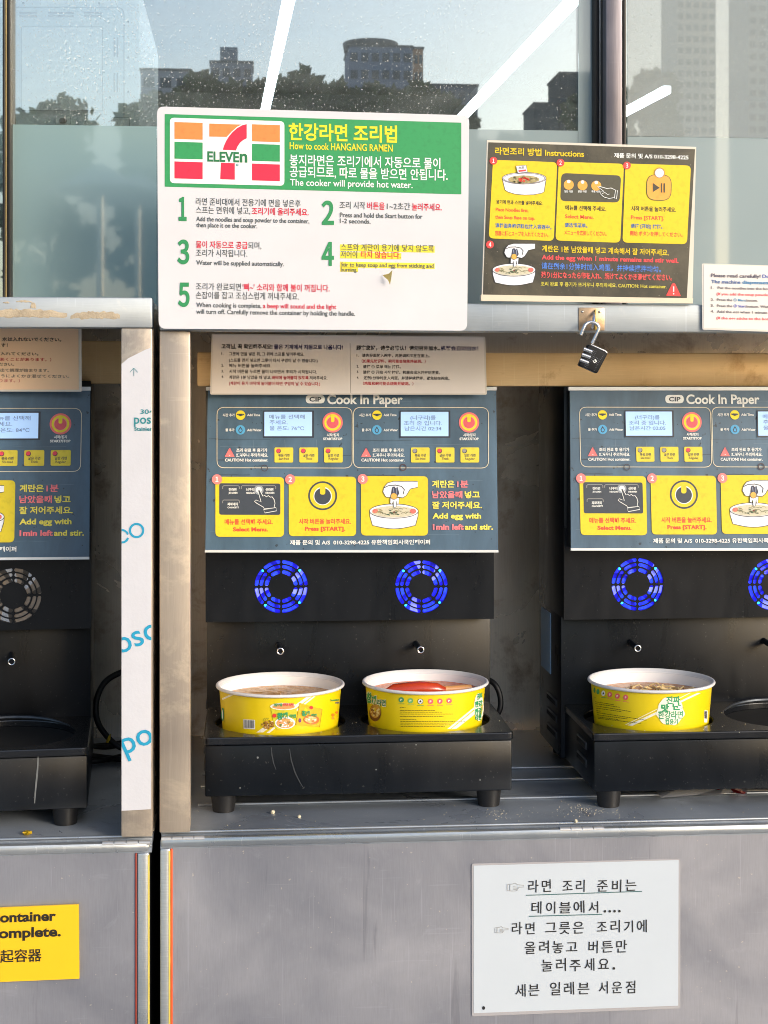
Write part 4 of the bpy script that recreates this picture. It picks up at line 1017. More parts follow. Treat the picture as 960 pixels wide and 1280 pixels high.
cv.ell(379, 361, 188, 50, Lv, 4, 36); cv.stroke([(379 + 188 * math.cos(a), 361 + 50 * math.sin(a)) for a in [i * math.pi / 20 for i in range(40)]], 4, G_OUT, 5, True); cv.stroke([(379 + 176 * math.cos(a), 362 + 43 * math.sin(a)) for a in [i * math.pi / 20 for i in range(40)]], 3, G_OUT, 5, True)
cv.ell(375, 372, 134, 34, ink((176, 162, 112)), 6, 24)
rnd = random.Random(5)
for i in range(40):
    a = rnd.uniform(0, 6.28); r = math.sqrt(rnd.random()); cv.ell(375 + 128 * r * math.cos(a), 372 + 30 * r * math.sin(a), 13, 8, rnd.choice([ink((190, 178, 132)), ink((150, 138, 96)), ink((128, 118, 84))]), 7, 9)
for i in range(12): cv.ell(375 + rnd.uniform(-40, 40), 370 + rnd.uniform(-16, 16), 12, 8, ink((226, 60, 40)), 8, 8)
cv.poly([(308, 256), (396, 250), (408, 308), (324, 318)], G_LAV, 9); cv.stroke([(308, 256), (396, 250), (408, 308), (324, 318)], 3, G_OUT, 10, True); cv.text('스프', 330, 282, 378, 24, G_OUT, .01, sl=-.08, layer=10); cv.poly([(330, 294), (392, 286), (394, 300), (334, 308)], BadR, 10)
cv.view(590, 160, 3.2)
cv.text('용기에 면과 스프를 넣어주세요.', 97, 302, 283, 18, G_BLACK, .012); cv.text('Place Noodles first,', 95, 332, 226, 19, G_ORED, .012); cv.text('then Soup Base on top.', 93, 362, 252, 19, G_ORED, .012)
cv.text('请将面条和调料包放入容器中。', 93, 397, 318, 20, G_BLUE, .01); cv.text('容器に麺とスープを入れてください。', 92, 428, 305, 20, G_ORED, .008)
bdg(86, 131, '1')
cv.part('step_panel'); cv.rrect([(347, 135), (608, 143), (593, 459), (334, 450)], 20, Yp, 2); cv.rrect([(358, 180), (597, 190), (590, 298), (353, 292)], 20, ink((76, 74, 60)), 3)
for x, y in ((387, 227), (442, 229), (497, 231)): cv.circle(x, y, 20, G_AMB, 4); cv.circle(x, y - 13, 7, G_LIGHT, 5)
for s_, x in (('일반 라면', 369), ('굵은 라면', 424), ('볶음 라면', 478)): cv.text(s_, x, 257, x + 34, 10, G_LIGHT, .01, layer=4)
h_ = [(502, 234), (512, 234), (540, 242), (556, 240), (574, 248), (570, 278), (548, 282), (528, 276), (516, 266), (512, 256), (528, 254)]
cv.poly(h_, ink((76, 74, 60)), 6); cv.stroke(h_, 2.4, G_LIGHT, 7, True); cv.stroke([(520, 262), (532, 258), (542, 266), (550, 264)], 2, G_LIGHT, 8); cv.poly([(574, 248), (582, 250), (578, 284), (570, 281)], ink((76, 74, 60)), 7); cv.stroke([(574, 248), (582, 250), (578, 284), (570, 281)], 2.2, G_LIGHT, 8, True)
cv.text('메뉴를 선택해 주세요.', 374, 326, 536, 21, G_BLACK, .01); cv.text('Select Menu.', 372, 360, 487, 21, G_ORED, .012); cv.text('请选择菜单。', 371, 395, 462, 19, G_BLUE, .01); cv.text('メニューを選択してください。', 369, 425, 538, 20, G_ORED, .008)
bdg(354, 139, '2')
cv.part('step_panel'); cv.rrect([(614, 142), (876, 150), (860, 465), (602, 458)], 20, Yp, 2)
cv.rrect([(716, 185), (781, 187), (799, 240), (780, 290), (714, 288), (696, 238)], 20, G_AMB, 3); cv.stroke(rr4([(716, 185), (781, 187), (799, 240), (780, 290)], 20)[:0] or rr4([(700, 186), (798, 188), (796, 290), (698, 288)], 38, 8), 2, G_OUT, 5, True); cv.rrect([(700, 186), (798, 188), (796, 290), (698, 288)], 38, G_AMB, 4)
cv.circle(750, 179, 21.5, ink((190, 140, 60)), 5); cv.circle(750, 180, 18, ink((214, 220, 240)), 6)
cv.poly([(724, 220), (724, 256), (751, 239)], G_BOARD, 6); cv.rect(756, 221, 761, 258, G_BOARD, 6, 0); cv.rect(767, 221, 772, 258, G_BOARD, 6, 0)
cv.text('시작 버튼을 눌러주세요.', 637, 329, 816, 21, G_BLACK, .01); cv.text('Press [START].', 636, 364, 768, 21, G_ORED, .012); cv.text('请按 [开始] 按钮。', 635, 398, 762, 19, G_BLUE, .01); cv.text('開始 ボタンを押してください。', 633, 428, 842, 20, G_ORED, .008)
bdg(620, 150, '3')
cv.part('step_picture'); egg_art(cv, 168, 583, .56)
bdg(72, 466, '4')
cv.part('egg_notice_lettering')
cv.text('계란은 1분 남았을때 넣고 계속해서 잘 저어주세요.', 280, 492, 787, 28, Yp, .02); cv.text('Add the egg when 1 minute remains and stir well.', 279, 525, 826, 25, ink((240, 78, 84)), .02, sl=.026)
cv.text('请在剩余1分钟时加入鸡蛋，并持续搅拌均匀。', 278, 561, 756, 28, ink((78, 130, 220)), .014, sl=.03); cv.text('残り1分になったら卵を入れ、続けてよくかき混ぜてください。', 277, 597, 800, 27, ink((236, 84, 84)), .014, sl=.022)
cv.text('조리 완료 후 용기가 뜨거우니 주의하세요. CAUTION: Hot container.', 275, 630, 778, 19, ink((206, 194, 70)), .012, sl=.022)
cv.part('warning_triangle'); cv.rrect([(801, 621), (812, 621), (836, 673), (776, 671)], 5, ink((232, 66, 66)), 3); cv.rect(804, 634, 809, 655, G_LIGHT, 4, 0); cv.circle(806.5, 663, 3, G_LIGHT, 4, 12)
cv.finish()

# English notice at the right edge
YN2 = YF - .005
en = thing('notice_paper', 'white laminated English notice taped over the rail at the right edge', 'notice', W(960, 410, YN2))
M_lam = plain('laminate_margin', (216, 212, 206), .18, var=.03, coat=.4); M_pap = plain('laminated_paper', (228, 222, 218), .3, var=.02, coat=.3)
quad_plate('laminate', [(877.3, 329.3), (1216, 339), (1216, 423), (878.0, 412)], YN2 + .0005, .0008, M_lam, en, 2)
quad_plate('paper', [(879.5, 330.6), (1213, 340), (1213, 420), (879.4, 410)], YN2, .0003, M_pap, en, 1)
cv = Canvas(planeY(YN2), en); cv.sl = lambda y: .022; cv.view(865, 320, 10.1); cv.part('lettering')
cv.text('Please read carefully!', 240, 264, 866, 62, ink((96, 92, 108)), .016); cv.text('Do not add water.', 888, 276, 1440, 62, ink((70, 100, 180)), .016)
cv.text('The machine', 243, 342, 612, 60, ink((78, 108, 160)), .016); cv.text('dispenses water automatically.', 634, 350, 1700, 60, ink((60, 130, 180)), .018)
Gn = ink((110, 104, 110)); Rn = ink((232, 92, 100))
for s_, a, y_, b_, mt in (('1.', 240, 414, 272, Gn), ('Put the noodles into the bowl first, then add the soup powder.', 325, 416, 1760, Gn), ('(If you add the soup powder first, the bowl may burn through.)', 312, 492, 1800, Rn),
                          ('2.', 236, 566, 280, Gn), ('Press the ', 315, 566, 508, Gn), ('① Menu', 524, 570, 682, ink((60, 140, 190))), ('button.', 688, 574, 830, Gn), ('3.', 236, 640, 280, Gn), ('Press the ', 315, 642, 508, Gn), ('② Start', 524, 646, 682, ink((60, 90, 190))),
                          ('button. Water comes out and cooking starts.', 688, 650, 1700, Gn), ('4.', 236, 712, 280, Gn), ('Add the egg when 1 minute remains and keep stirring.', 315, 716, 1560, Gn), ('(If the egg sticks to the bottom, the bowl may burn through.)', 308, 796, 1800, Rn)):
    cv.text(s_, a, y_, b_, 46, mt, .01)
cv.finish()

# Korean / Chinese notice over the middle cooker
YP = 2.214
kp = thing('notice_paper', 'laminated Korean and Chinese notice hanging above the middle cooker', 'notice', W(436, 492, YP))
quad_plate('laminate', [(264.6, 417.2), (606.6, 420.8), (608.6, 493.4), (262.6, 493.2)], YP + .0005, .0008, M_lam, kp, 2)
quad_plate('paper', [(266.2, 418.8), (604.4, 422.0), (606.4, 491.6), (264.8, 491.6)], YP, .0003, M_pap, kp, 1)
cv = Canvas(planeY(YP), kp); cv.sl = lambda y: .006; cv.view(255, 415, 5.05); cv.part('lettering')
K = ink((44, 40, 42)); Nv = ink((48, 44, 96)); Rr = ink((196, 40, 58)); Kl = ink((120, 112, 108))
for s_, a, y_, b_, sz, mt, bo in (('고객님, 꼭 확인해주세요!', 110, 103, 432, 33, K, .02), ('물은 기계에서 자동으로 나옵니다!', 442, 106, 876, 33, Nv, .02), ('1.', 110, 143, 122, 22, K, 0), ('그릇에 면을 넣은 뒤, 그 위에 스프를 넣어주세요.', 158, 147, 632, 25, K, .004),
                               ('(스프를 먼저 넣으면 그릇이 타서 구멍이 날 수 있습니다.)', 158, 187, 717, 25, K, .004), ('2.', 110, 219, 124, 22, K, 0), ('메뉴 버튼을 눌러주세요.', 158, 221, 425, 25, K, .004), ('3.', 110, 255, 124, 22, K, 0), ('시작 버튼을 누르면 물이 나오면서 조리가 시작됩니다.', 158, 258, 712, 25, K, .004),
                               ('4.', 110, 290, 124, 22, K, 0), ('계란은 1분 남았을 때 넣고,', 158, 295, 424, 25, K, .004), ('바닥에 눌어붙지 않도록', 429, 297, 660, 25, Rr, .012), ('저어주세요.', 666, 299, 779, 25, K, .004), ('(계란이 용기 바닥에 눌어붙어 타면 구멍이 날 수 있습니다.)', 158, 333, 733, 25, Rr, .004)):
    cv.text(s_, a, y_, b_, sz, mt, bo)
cv.stroke([(922, 70), (926, 385)], 2, Kl, 2)
cv.view(430, 415, 5.05)
for s_, a, y_, b_, sz, mt, bo in (('顾客您好，请务必确认！请勿另外加水。', 78, 111, 605, 31, K, .016), ('机器会自动出水！', 610, 114, 848, 31, Nv, .016), ('1.', 80, 155, 92, 22, K, 0), ('请先将面放入碗中，再把调料包放在面上。', 114, 156, 540, 23, K, .004), ('（如果先放调料，碗可能会烧焦并破洞。）', 112, 192, 515, 23, Rr, .006),
                               ('2.', 80, 224, 94, 22, K, 0), ('请按 ① 菜单 메뉴 按钮。', 120, 227, 358, 23, K, .004), ('3.', 80, 259, 94, 22, K, 0), ('请按 ② 开始 시작 按钮。机器会出水并开始烹煮。', 120, 262, 607, 23, K, .004), ('4.', 80, 296, 94, 22, K, 0), ('还剩1分钟时放入鸡蛋，并请持续搅拌，避免粘在碗底。', 124, 298, 666, 23, K, .004), ('（鸡蛋和碗可能会烧焦并破洞。）', 120, 333, 438, 23, Rr, .006)):
    cv.text(s_, a, y_, b_, sz, mt, bo)
cv.finish()
# Japanese notice on the left
YJ = 2.165
jp = thing('notice_paper', 'laminated Japanese notice hanging above the left cooker', 'notice', W(0, 488, YJ))
quad_plate('laminate', [(-240, 404), (101.8, 410), (102.2, 489.6), (-240, 489)], YJ + .0005, .0008, M_lam, jp, 2)
quad_plate('paper', [(-236, 405.5), (98.0, 411.2), (98.6, 487.2), (-236, 486.5)], YJ, .0003, plain('laminated_warm_reflection_paper', (244, 208, 172), .3, var=.02, coat=.3), jp, 1)  # tan tint paints the warm reflection on this laminate
cv = Canvas(planeY(YJ), jp); cv.sl = lambda y: .008; cv.view(0, 400, 8.348); cv.part('lettering')
for s_, a, y_, b_, sz, mt, bo in (('ご注意ください！ 水は入れないでください。', -420, 213, 640, 46, K, .012), ('機械から自動で出ます！', -470, 276, 80, 46, K, .012), ('1. 麺を入れてからスープを入れてください。', -640, 360, 402, 38, K, .003), ('（スープを先に入れると焦げて穴があくことがあります。）', -800, 418, 535, 38, Rr, .006),
                               ('2. メニューボタンを押してください。', -640, 472, 147, 38, K, .003), ('3. スタートを押すと、お湯が出て調理が始まります。', -640, 532, 512, 38, Kl, .003), ('4. 卵は底にくっつかないようによくかき混ぜてください。', -640, 592, 722, 38, Kl, .003), ('（焦げて穴があくことがあります。）', -600, 642, 208, 38, ink((206, 110, 110)), .003)):
    cv.text(s_, a, y_, b_, sz, mt, bo)
cv.finish()
# white handwritten-style note on the right door
YW = YF - .0015 + .004
nt_ = thing('notice_paper', 'white laminated note with brush-style Korean lettering on the right door', 'notice', W(720, 1262, YW))
quad_plate('laminate', [(589.6, 1079.6), (850.4, 1073.5), (850.4, 1260.5), (589.8, 1270.5)], YW + .0004, .0008, plain('clear_laminate_edge', (168, 166, 170), .2, var=.03, coat=.5), nt_, 3)
quad_plate('paper', [(592.1, 1082.1), (848.3, 1075.2), (847.6, 1257.1), (592.1, 1266.5)], YW, .0003, plain('white_note_paper', (192, 201, 211), .4, var=.015, coat=.2), nt_, 0)
cv = Canvas(planeY(YW), nt_); cv.sl = lambda y: -.016; cv.view(560, 1000, 2.4); cv.part('lettering')
def brush(words, y0, sz, sl_):
    """each syllable set by itself with small shifts, as in the brush-style face"""
    rnd = random.Random(int(y0))
    for s_, a, b_ in words:
        n = len(s_); w_ = (b_ - a) / n
        for i, chh in enumerate(s_):
            if chh == '.': cv.text(chh, a + i * w_ + w_ * .35, y0 + sl_ * (a + i * w_ - 180), None, sz * 1.2, G_BLACK, .02); continue
            x = a + i * w_; g_ = glyphs(chh, .006); ww = w_ * rnd.uniform(.8, .9) * min(1, max(.72, g_[2] / .9))
            cv.text(chh, x + (w_ - ww) / 2, y0 + sl_ * (x - 180) + rnd.uniform(-1.2, 1.2), x + (w_ + ww) / 2, sz * rnd.uniform(.94, 1.06), G_BLACK, .006, sl=-.05, rot=rnd.uniform(-.03, .03), res=5)
brush([('라면', 236, 316), ('조리', 340, 416), ('준비는', 442, 570)], 276, 40, -.012)
brush([('테이블에서', 244, 458), ('....', 462, 520)], 340, 40, -.012)
brush([('라면', 188, 266), ('그릇은', 288, 412), ('조리기에', 442, 602)], 402, 40, -.02)
brush([('올려놓고', 226, 392), ('버튼만', 414, 542)], 460, 40, -.018)
brush([('눌러주세요', 276, 488), ('.', 486, 508)], 514, 42, -.02)
brush([('세븐', 198, 278), ('일레븐', 300, 428), ('서운점', 446, 568)], 588, 42, -.03)
cv.stroke([(234, 286), (582, 274)], 2.6, ink((60, 100, 104))); cv.stroke([(243, 349), (463, 343)], 2.6, ink((60, 100, 104)))
for hx, hy in ((178, 262), (141, 390)):
    cv.part('pointing_hand')
    pts_ = [(0, -8), (16, -10), (24, -13), (30, -8), (50, -6), (50, -1), (32, 0), (34, 3), (30, 6), (30, 9), (24, 11), (14, 11), (0, 10)]
    s_ = 1 if hx == 178 else .8
    cv.stroke([(hx + x * s_, hy + y * s_) for x, y in pts_], 1.6, G_LGREY, 3, True); cv.stroke([(hx + 8 * s_, hy - 8 * s_), (hx + 8 * s_, hy + 10 * s_)], 1.6, G_LGREY)
    for k in range(3): cv.stroke([(hx + 18 * s_, hy + (-2 + 4 * k) * s_), (hx + 30 * s_, hy + (-1 + 4 * k) * s_)], 1.3, G_LGREY)
cv.part('ink_spot'); cv.ell(107, 624, 4.5, 5.5, G_BLACK, 3, 12)
cv.finish()
# yellow sign on the left door
YY = YFL - .001
ys = thing('warning_sign', 'yellow plate with bold black English and Chinese lettering on the left door', 'sign', W(30, 1225, YY))
M_yp = plain('yellow_plate', (236, 190, 24), .4, var=.03, coat=.2)
quad_plate('plate', [(-250, 1145), (98.4, 1130.6), (99.2, 1223.4), (-250, 1238)], YY, .003, M_yp, ys, 0)
cv = Canvas(planeY(YY), ys); cv.sl = lambda y: -.035; cv.view(0, 1000, 3.84); cv.part('lettering'); Bk = ink((34, 30, 24))
cv.text('container', -33, 588, 269, 66, Bk, .032, res=6); cv.text('complete.', -42, 664, 292, 66, Bk, .032, res=6); cv.text('拿起容器', -66, 778, 200, 66, Bk, .012, res=5)
cv.finish()

# ================================================================ BOWLS
def cone_map(cx, cy, zr, rr_, slope):
    def f(px, py, h):
        d = ray(px, py); r0 = rr_ + h
        # radius(z) = r0 + slope*(z-zr)
        ax, ay = C0.x - cx, C0.y - cy; q = r0 + slope * (C0.z - zr)
        A = d.x ** 2 + d.y ** 2 - (slope * d.z) ** 2; B = 2 * (ax * d.x + ay * d.y - q * slope * d.z); Cc = ax * ax + ay * ay - q * q
        D = B * B - 4 * A * Cc
        if D < 0: D = 0
        t_ = (-B - math.sqrt(D)) / (2 * A)
        return C0 + d * t_
    return f
def sub_poly(pts, n=6):
    o_ = []
    for i in range(len(pts)):
        a, b_ = pts[i], pts[(i + 1) % len(pts)]
        for k in range(n): o_.append((lerp(a[0], b_[0], k / n), lerp(a[1], b_[1], k / n)))
    return o_
def strip_fill(cv, a0, a1, b0, b1, mt, layer=1, n=16):
    """quad strip between line a0-a1 and line b0-b1, finely divided so that it hugs the curved wall"""
    vs = []; fs = []
    for i in range(n + 1):
        t_ = i / n; vs += [(lerp(a0[0], a1[0], t_), lerp(a0[1], a1[1], t_)), (lerp(b0[0], b1[0], t_), lerp(b0[1], b1[1], t_))]
    for i in range(n): fs.append((2 * i, 2 * i + 1, 2 * i + 3, 2 * i + 2))
    cv.emit(vs, fs, mt, layer)
def bowl(label, pxc, ytop, Rpx, Y, kind):
    """pxc = column of the rim centre, ytop = top of the far rim"""
    R = Rpx / F * Y * 1.0
    cx = X(pxc, Y)
    dd = math.hypot(cx, Y)
    # height of the rim plane from the far rim's row
    zr = Z(ytop, pxc, Y + R)
    o = thing('noodle_bowl', label, 'noodle bowl', (cx, Y, zT - .018), 'yellow paper noodle bowls')
    slope = .085; rw = R - .0042
    zbm = zT - .0178
    def rad(z): return rw + slope * (z - zr)
    bm = bmesh.new()
    prof = [(rad(zbm), zbm), (rad(zr - .005), zr - .005)]
    lathe_bm(bm, prof, (cx, Y), 96); wall_ = finish('wall', bm, M_bowly, o, True)
    bm = bmesh.new()
    pr = [(rad(zr - .005) - .0004, zr - .0052)]
    for k in range(13):
        a = -math.pi * .75 + k * math.pi * 1.5 / 12
        pr.append((R - .0022 + .0022 * math.cos(a), zr - .0022 + .0022 * math.sin(a)))
    pr += [(rad(zr - .006) - .0012, zr - .006)]
    lathe_bm(bm, pr, (cx, Y), 96); finish('rim', bm, M_white, o, True)
    bm = bmesh.new(); lathe_bm(bm, [(rad(zr - .0045) - .0009, zr - .0045), (rad(zbm) - .0012, zbm + .002), (.0001, zbm + .002)], (cx, Y), 96); finish('lining', bm, M_bowl, o, True)
    bm = bmesh.new(); lathe_bm(bm, [(rad(zbm), zbm), (.0001, zbm)], (cx, Y), 48); finish('base', bm, M_bowly, o, True)
    zs = zr - {1: .0185, 2: .0155, 3: .0195}[kind]
    return o, wall_, (cx, Y, zr, rad(zr), slope), zs, rad(zs) - .0013
def soup(o, cx, cy, z, r, mat, rough=.002, seed=1):
    bm = bmesh.new(); rnd = random.Random(seed)
    n = 26; rings = [[bm.verts.new((cx, cy, z))]]
    for i in range(1, 15):
        rr_ = r * i / 14
        rings.append([bm.verts.new((cx + rr_ * math.cos(2 * math.pi * k / 56), cy + rr_ * math.sin(2 * math.pi * k / 56), z + (rnd.uniform(-1, 1) * rough if i < 14 else 0))) for k in range(56)])
    for k in range(56): bm.faces.new((rings[0][0], rings[1][k], rings[1][(k + 1) % 56]))
    for a, b_ in zip(rings[1:], rings[2:]):
        for k in range(56): bm.faces.new((a[k], b_[k], b_[(k + 1) % 56], a[(k + 1) % 56]))
    return finish('soup', bm, mat, o, True)
def soupmat(name, c1, c2, sc_=90, rough=.25):
    m, t, b = newmat(name); v = coords(t)
    t.links.new(ramp(t, noise(t, v, sc_, 5, .65), .38, lin(c1), .62, lin(c2)).outputs[0], b.inputs['Base Color']); b.inputs['Roughness'].default_value = rough
    bump(t, b, noise(t, v, 300, 3), .4, .001); return m
Gg = ink((40, 150, 96)); Wy = ink((240, 238, 220)); Yk = ink((60, 56, 20))
YBW = 2.19
# bowl 1
o1, w1, c1_, z1, r1 = bowl('yellow paper bowl on the left burner of the middle cooker, brown soup inside', 350.4, 839.3, 80.2, YBW, 1)
soup(o1, c1_[0], c1_[1], z1, r1, soupmat('brown_soup', (186, 134, 82), (214, 170, 118), 220), .0012)
cv = Canvas(cone_map(*c1_), w1); cv.view(255, 830, 5.05)
cv.part('printed_stripe')
strip_fill(cv, (650, 206), (330, 432), (680, 206), (372, 432), Wy, 1, 20); strip_fill(cv, (690, 204), (392, 436), (704, 204), (412, 436), Wy, 1, 20)
strip_fill(cv, (114, 216), (172, 190), (116, 228), (186, 196), Wy, 1, 5)
cv.part('barcode'); 
strip_fill(cv, (247, 349), (322, 353), (250, 408), (322, 412), G_WHITE, 2, 6)
rnd = random.Random(2); x = 251
while x < 317:
    w_ = rnd.choice([1.2, 1.8, 2.6]); cv.poly([(x, 353 + (x - 250) * .05), (x + w_, 353 + (x - 250) * .05), (x + w_ + .6, 402 + (x - 250) * .05), (x + .6, 402 + (x - 250) * .05)], G_BLACK, 3); x += w_ + rnd.choice([1.5, 2.2, 3])
cv.part('cup_picture')
cv.poly(sub_poly([(420, 268), (588, 270), (574, 396), (548, 410), (470, 414), (444, 398)], 5), ink((206, 196, 40)), 3); cv.ell(504, 268, 86, 23, ink((228, 226, 214)), 4, 32); cv.ell(504, 270, 70, 15, ink((214, 150, 90)), 5, 28)
cv.text('참깨', 440, 266, 492, 20, Gg, .02, layer=6); cv.text('라면', 500, 264, 566, 20, G_RED, .02, layer=6)
cv.ell(512, 372, 64, 38, G_WHITE, 4, 28); cv.ell(512, 374, 54, 31, ink((222, 160, 96)), 5, 28)
for i in range(26): cv.ell(512 + rnd.uniform(-42, 42), 374 + rnd.uniform(-20, 20), 9, 6, rnd.choice([ink((240, 206, 150)), ink((204, 120, 60)), ink((236, 180, 80)), ink((120, 130, 60)), G_WHITE]), 6, 8)
cv.text('참깨', 462, 347, 528, 44, Gg, .05, layer=7, sl=-.06); cv.text('라면', 540, 338, 582, 24, Gg, .03, layer=7); cv.circle(444, 326, 13, ink((220, 60, 50)), 5, 14)
cv.part('packet_picture')
cv.poly(sub_poly([(604, 246), (746, 286), (730, 398), (580, 384)], 5), ink((222, 176, 30)), 3); cv.stroke([(604, 246), (746, 286), (730, 398), (580, 384)], 3, ink((160, 120, 30)), 4, True); cv.ell(678, 352, 50, 30, ink((196, 110, 50)), 4, 22); cv.ell(674, 350, 40, 21, ink((232, 176, 110)), 5, 20)
for i in range(12): cv.ell(674 + rnd.uniform(-30, 30), 350 + rnd.uniform(-13, 13), 8, 5, rnd.choice([ink((240, 206, 150)), ink((204, 120, 60)), G_WHITE]), 6, 8)
cv.text('참깨', 618, 325, 668, 36, Gg, .05, layer=7, sl=.08); cv.text('라면', 676, 330, 712, 20, Gg, .03, layer=7); cv.circle(678, 275, 11, ink((220, 60, 50)), 5, 12); cv.ell(606, 356, 9, 14, ink((120, 60, 120)), 5, 12)
cv.part('sesame_picture')
for i in range(60): a = rnd.uniform(0, 6.28); r = math.sqrt(rnd.random()); cv.ell(404 + 38 * r * math.cos(a), 384 + 26 * r * math.sin(a), 6, 4.5, rnd.choice([ink((170, 120, 40)), ink((206, 160, 70)), ink((130, 90, 30))]), 3 + i % 4, 7)
for x in (372, 384, 396): cv.stroke([(x, 362), (x + 4, 348), (x + 14, 340)], 3, ink((140, 150, 50)), 6)
cv.part('side_lettering'); cv.text('Sesame', 798, 236, 852, 20, Gg, .01, sl=-.1); cv.part('side_lettering'); cv.text('RAMEN', 830, 250, 854, 13, ink((60, 80, 150)), .02, sl=-.1)
cv.part('printed_icons'); cv.circle(815, 322, 10, ink((226, 130, 40)), 3, 12); cv.circle(838, 306, 8, ink((226, 130, 40)), 3, 12); cv.circle(815, 342, 8, ink((206, 150, 60)), 3, 12); cv.ell(118, 318, 9, 42, Gg, 3, 16); cv.ell(117, 318, 4, 30, G_WHITE, 4, 14)
cv.finish()
# bowl 2
o2, w2, c2_, z2, r2 = bowl('yellow paper bowl on the right burner of the middle cooker, red soup inside', 531.6, 836.0, 79.5, YBW, 2)
soup(o2, c2_[0], c2_[1], z2, r2, soupmat('red_soup', (196, 84, 44), (222, 128, 76), 60), .0006, 4)
cx, cy = c2_[0], c2_[1]
bm = bmesh.new(); tube_bm(bm, [(cx - .058, cy - .012, z2 + .001), (cx - .045, cy - .016, z2 + .005), (cx - .01, cy - .020, z2 + .0065), (cx + .014, cy - .02, z2 + .006), (cx + .024, cy - .018, z2 + .003)], [.004, .009, .011, .009, .006], 14)
finish('spice_packet', bm, plain('red_orange_sauce', (190, 62, 30), .2, var=.12, scale=60, coat=.4), o2, True)
bm = bmesh.new(); tube_bm(bm, [(cx + .016, cy - .018, z2 + .005), (cx + .062, cy - .008, z2 + .005)], .0048, 10)
finish('tofu_strip', bm, plain('tan_rice_cake', (216, 152, 92), .35, var=.1, scale=80), o2, True)
cv = Canvas(cone_map(*c2_), w2); cv.view(445, 830, 5.05)
cv.part('title_lettering')
for s_, a, y_, b_, sz, lay in (('참', 66, 236, 98, 66, 3), ('깨', 98, 250, 128, 58, 3)): cv.text(s_, a - 2, y_ + 1, b_ + 3, sz * 1.05, Wy, .1, layer=2, sl=.1); cv.text(s_, a, y_, b_, sz, Gg, .05, layer=3, sl=.1)
cv.text('라면', 131, 260, 189, 44, Wy, .08, layer=2, sl=.08); cv.text('라면', 132, 258, 187, 42, G_DG, .02, layer=3, sl=.08)
cv.part('noodle_picture'); cv.ell(121, 308, 37, 54, ink((120, 70, 34)), 3, 24); cv.ell(122, 298, 33, 42, ink((214, 160, 70)), 4, 22)
for i in range(26): cv.ell(122 + rnd.uniform(-26, 26), 298 + rnd.uniform(-32, 32), 6, 6, rnd.choice([ink((236, 200, 110)), ink((180, 120, 50)), ink((240, 220, 160))]), 5, 8)
cv.part('recycling_marks')
for x, y, mt in ((286, 226, ink((70, 150, 96))), (344, 232, ink((110, 180, 110))), (407, 236, G_WHITE), (471, 236, ink((236, 96, 104))), (530, 235, ink((236, 96, 104))), (588, 232, ink((236, 96, 104)))):
    cv.circle(x, y, 17 if mt != G_WHITE else 16, mt, 2, 20); 
    if mt == G_WHITE: cv.ring(x, y, 16, 2.5, G_OUT, 3); cv.poly([(x, y - 9), (x + 9, y + 6), (x - 9, y + 6)], G_OUT, 4)
    else: cv.text('P', x - 6, y + 7, x + 6, 18, Wy, .02, layer=3)
    cv.rect(x - 18, y + 24, x + 20, y + 27, mt if mt != G_WHITE else Gg, 2, 0)
cv.part('small_print')
for a, b_, y_ in ((276, 312, 273), (277, 500, 292), (277, 545, 303), (276, 612, 315), (277, 552, 330), (278, 382, 348), (279, 690, 361), (280, 640, 372), (281, 600, 383), (282, 560, 393)):
    x = a
    while x < b_: w_ = rnd.uniform(6, 22); strip_fill(cv, (x, y_ + (x - 444) ** 2 * -.00004), (min(b_, x + w_), y_), (x, y_ + 2.6 + (x - 444) ** 2 * -.00004), (min(b_, x + w_), y_ + 2.6), Yk, 2, 1); x += w_ + 3
cv.part('printed_stripe'); strip_fill(cv, (758, 262), (576, 410), (768, 268), (596, 410), Wy, 1, 14); strip_fill(cv, (768, 276), (600, 412), (784, 290), (636, 408), Wy, 1, 14)
cv.part('round_emblem'); cv.ell(776, 272, 30, 88, Wy, 3, 28)
for s_, a, y_, b_ in (('진짜', 766, 222, 800, ), ('한강', 752, 272, 798), ('한강', 750, 318, 796), ('라면', 754, 356, 792)): cv.text(s_, a, y_, b_, 40, Gg, .03, layer=4, sl=-.25)
cv.finish()
# bowl 3
o3, w3, c3_, z3, r3 = bowl('yellow paper bowl with green round emblem on the right-hand cooker', 813.8, 834.3, 80.4, YBW - .018, 3)
soup(o3, c3_[0], c3_[1], z3, r3, soupmat('tan_soup', (188, 124, 74), (206, 150, 98), 120), .001, 5)
bm = bmesh.new(); rnd = random.Random(9)
for i in range(70):
    a = rnd.uniform(0, 6.28); r = math.sqrt(rnd.random()) * r3 * .62; x, y = c3_[0] + .012 + r * math.cos(a), c3_[1] + r * math.sin(a); h = rnd.uniform(0, 6.28); q = rnd.uniform(.006, .013)
    tube_bm(bm, [(x - math.cos(h) * q, y - math.sin(h) * q, z3 - .0005), (x - math.cos(h + .8) * q * .4, y - math.sin(h + .8) * q * .4, z3 + rnd.uniform(.001, .0045)), (x + math.cos(h - .6) * q * .5, y + math.sin(h - .6) * q * .5, z3 + rnd.uniform(.001, .0045)), (x + math.cos(h) * q, y + math.sin(h) * q, z3 - .0005)], .0011, 6)
nd = finish('noodles', bm, plain('pale_noodle', (226, 196, 136), .4, var=.1), o3, True); nd['kind'] = 'stuff'
cv = Canvas(cone_map(*c3_), w3); cv.view(725, 825, 5.05)
cv.part('printed_stripe'); strip_fill(cv, (740, 208), (300, 412), (764, 208), (330, 416), Wy, 1, 24); strip_fill(cv, (690, 208), (285, 408), (700, 208), (292, 409), Wy, 1, 24)
cv.part('round_emblem')
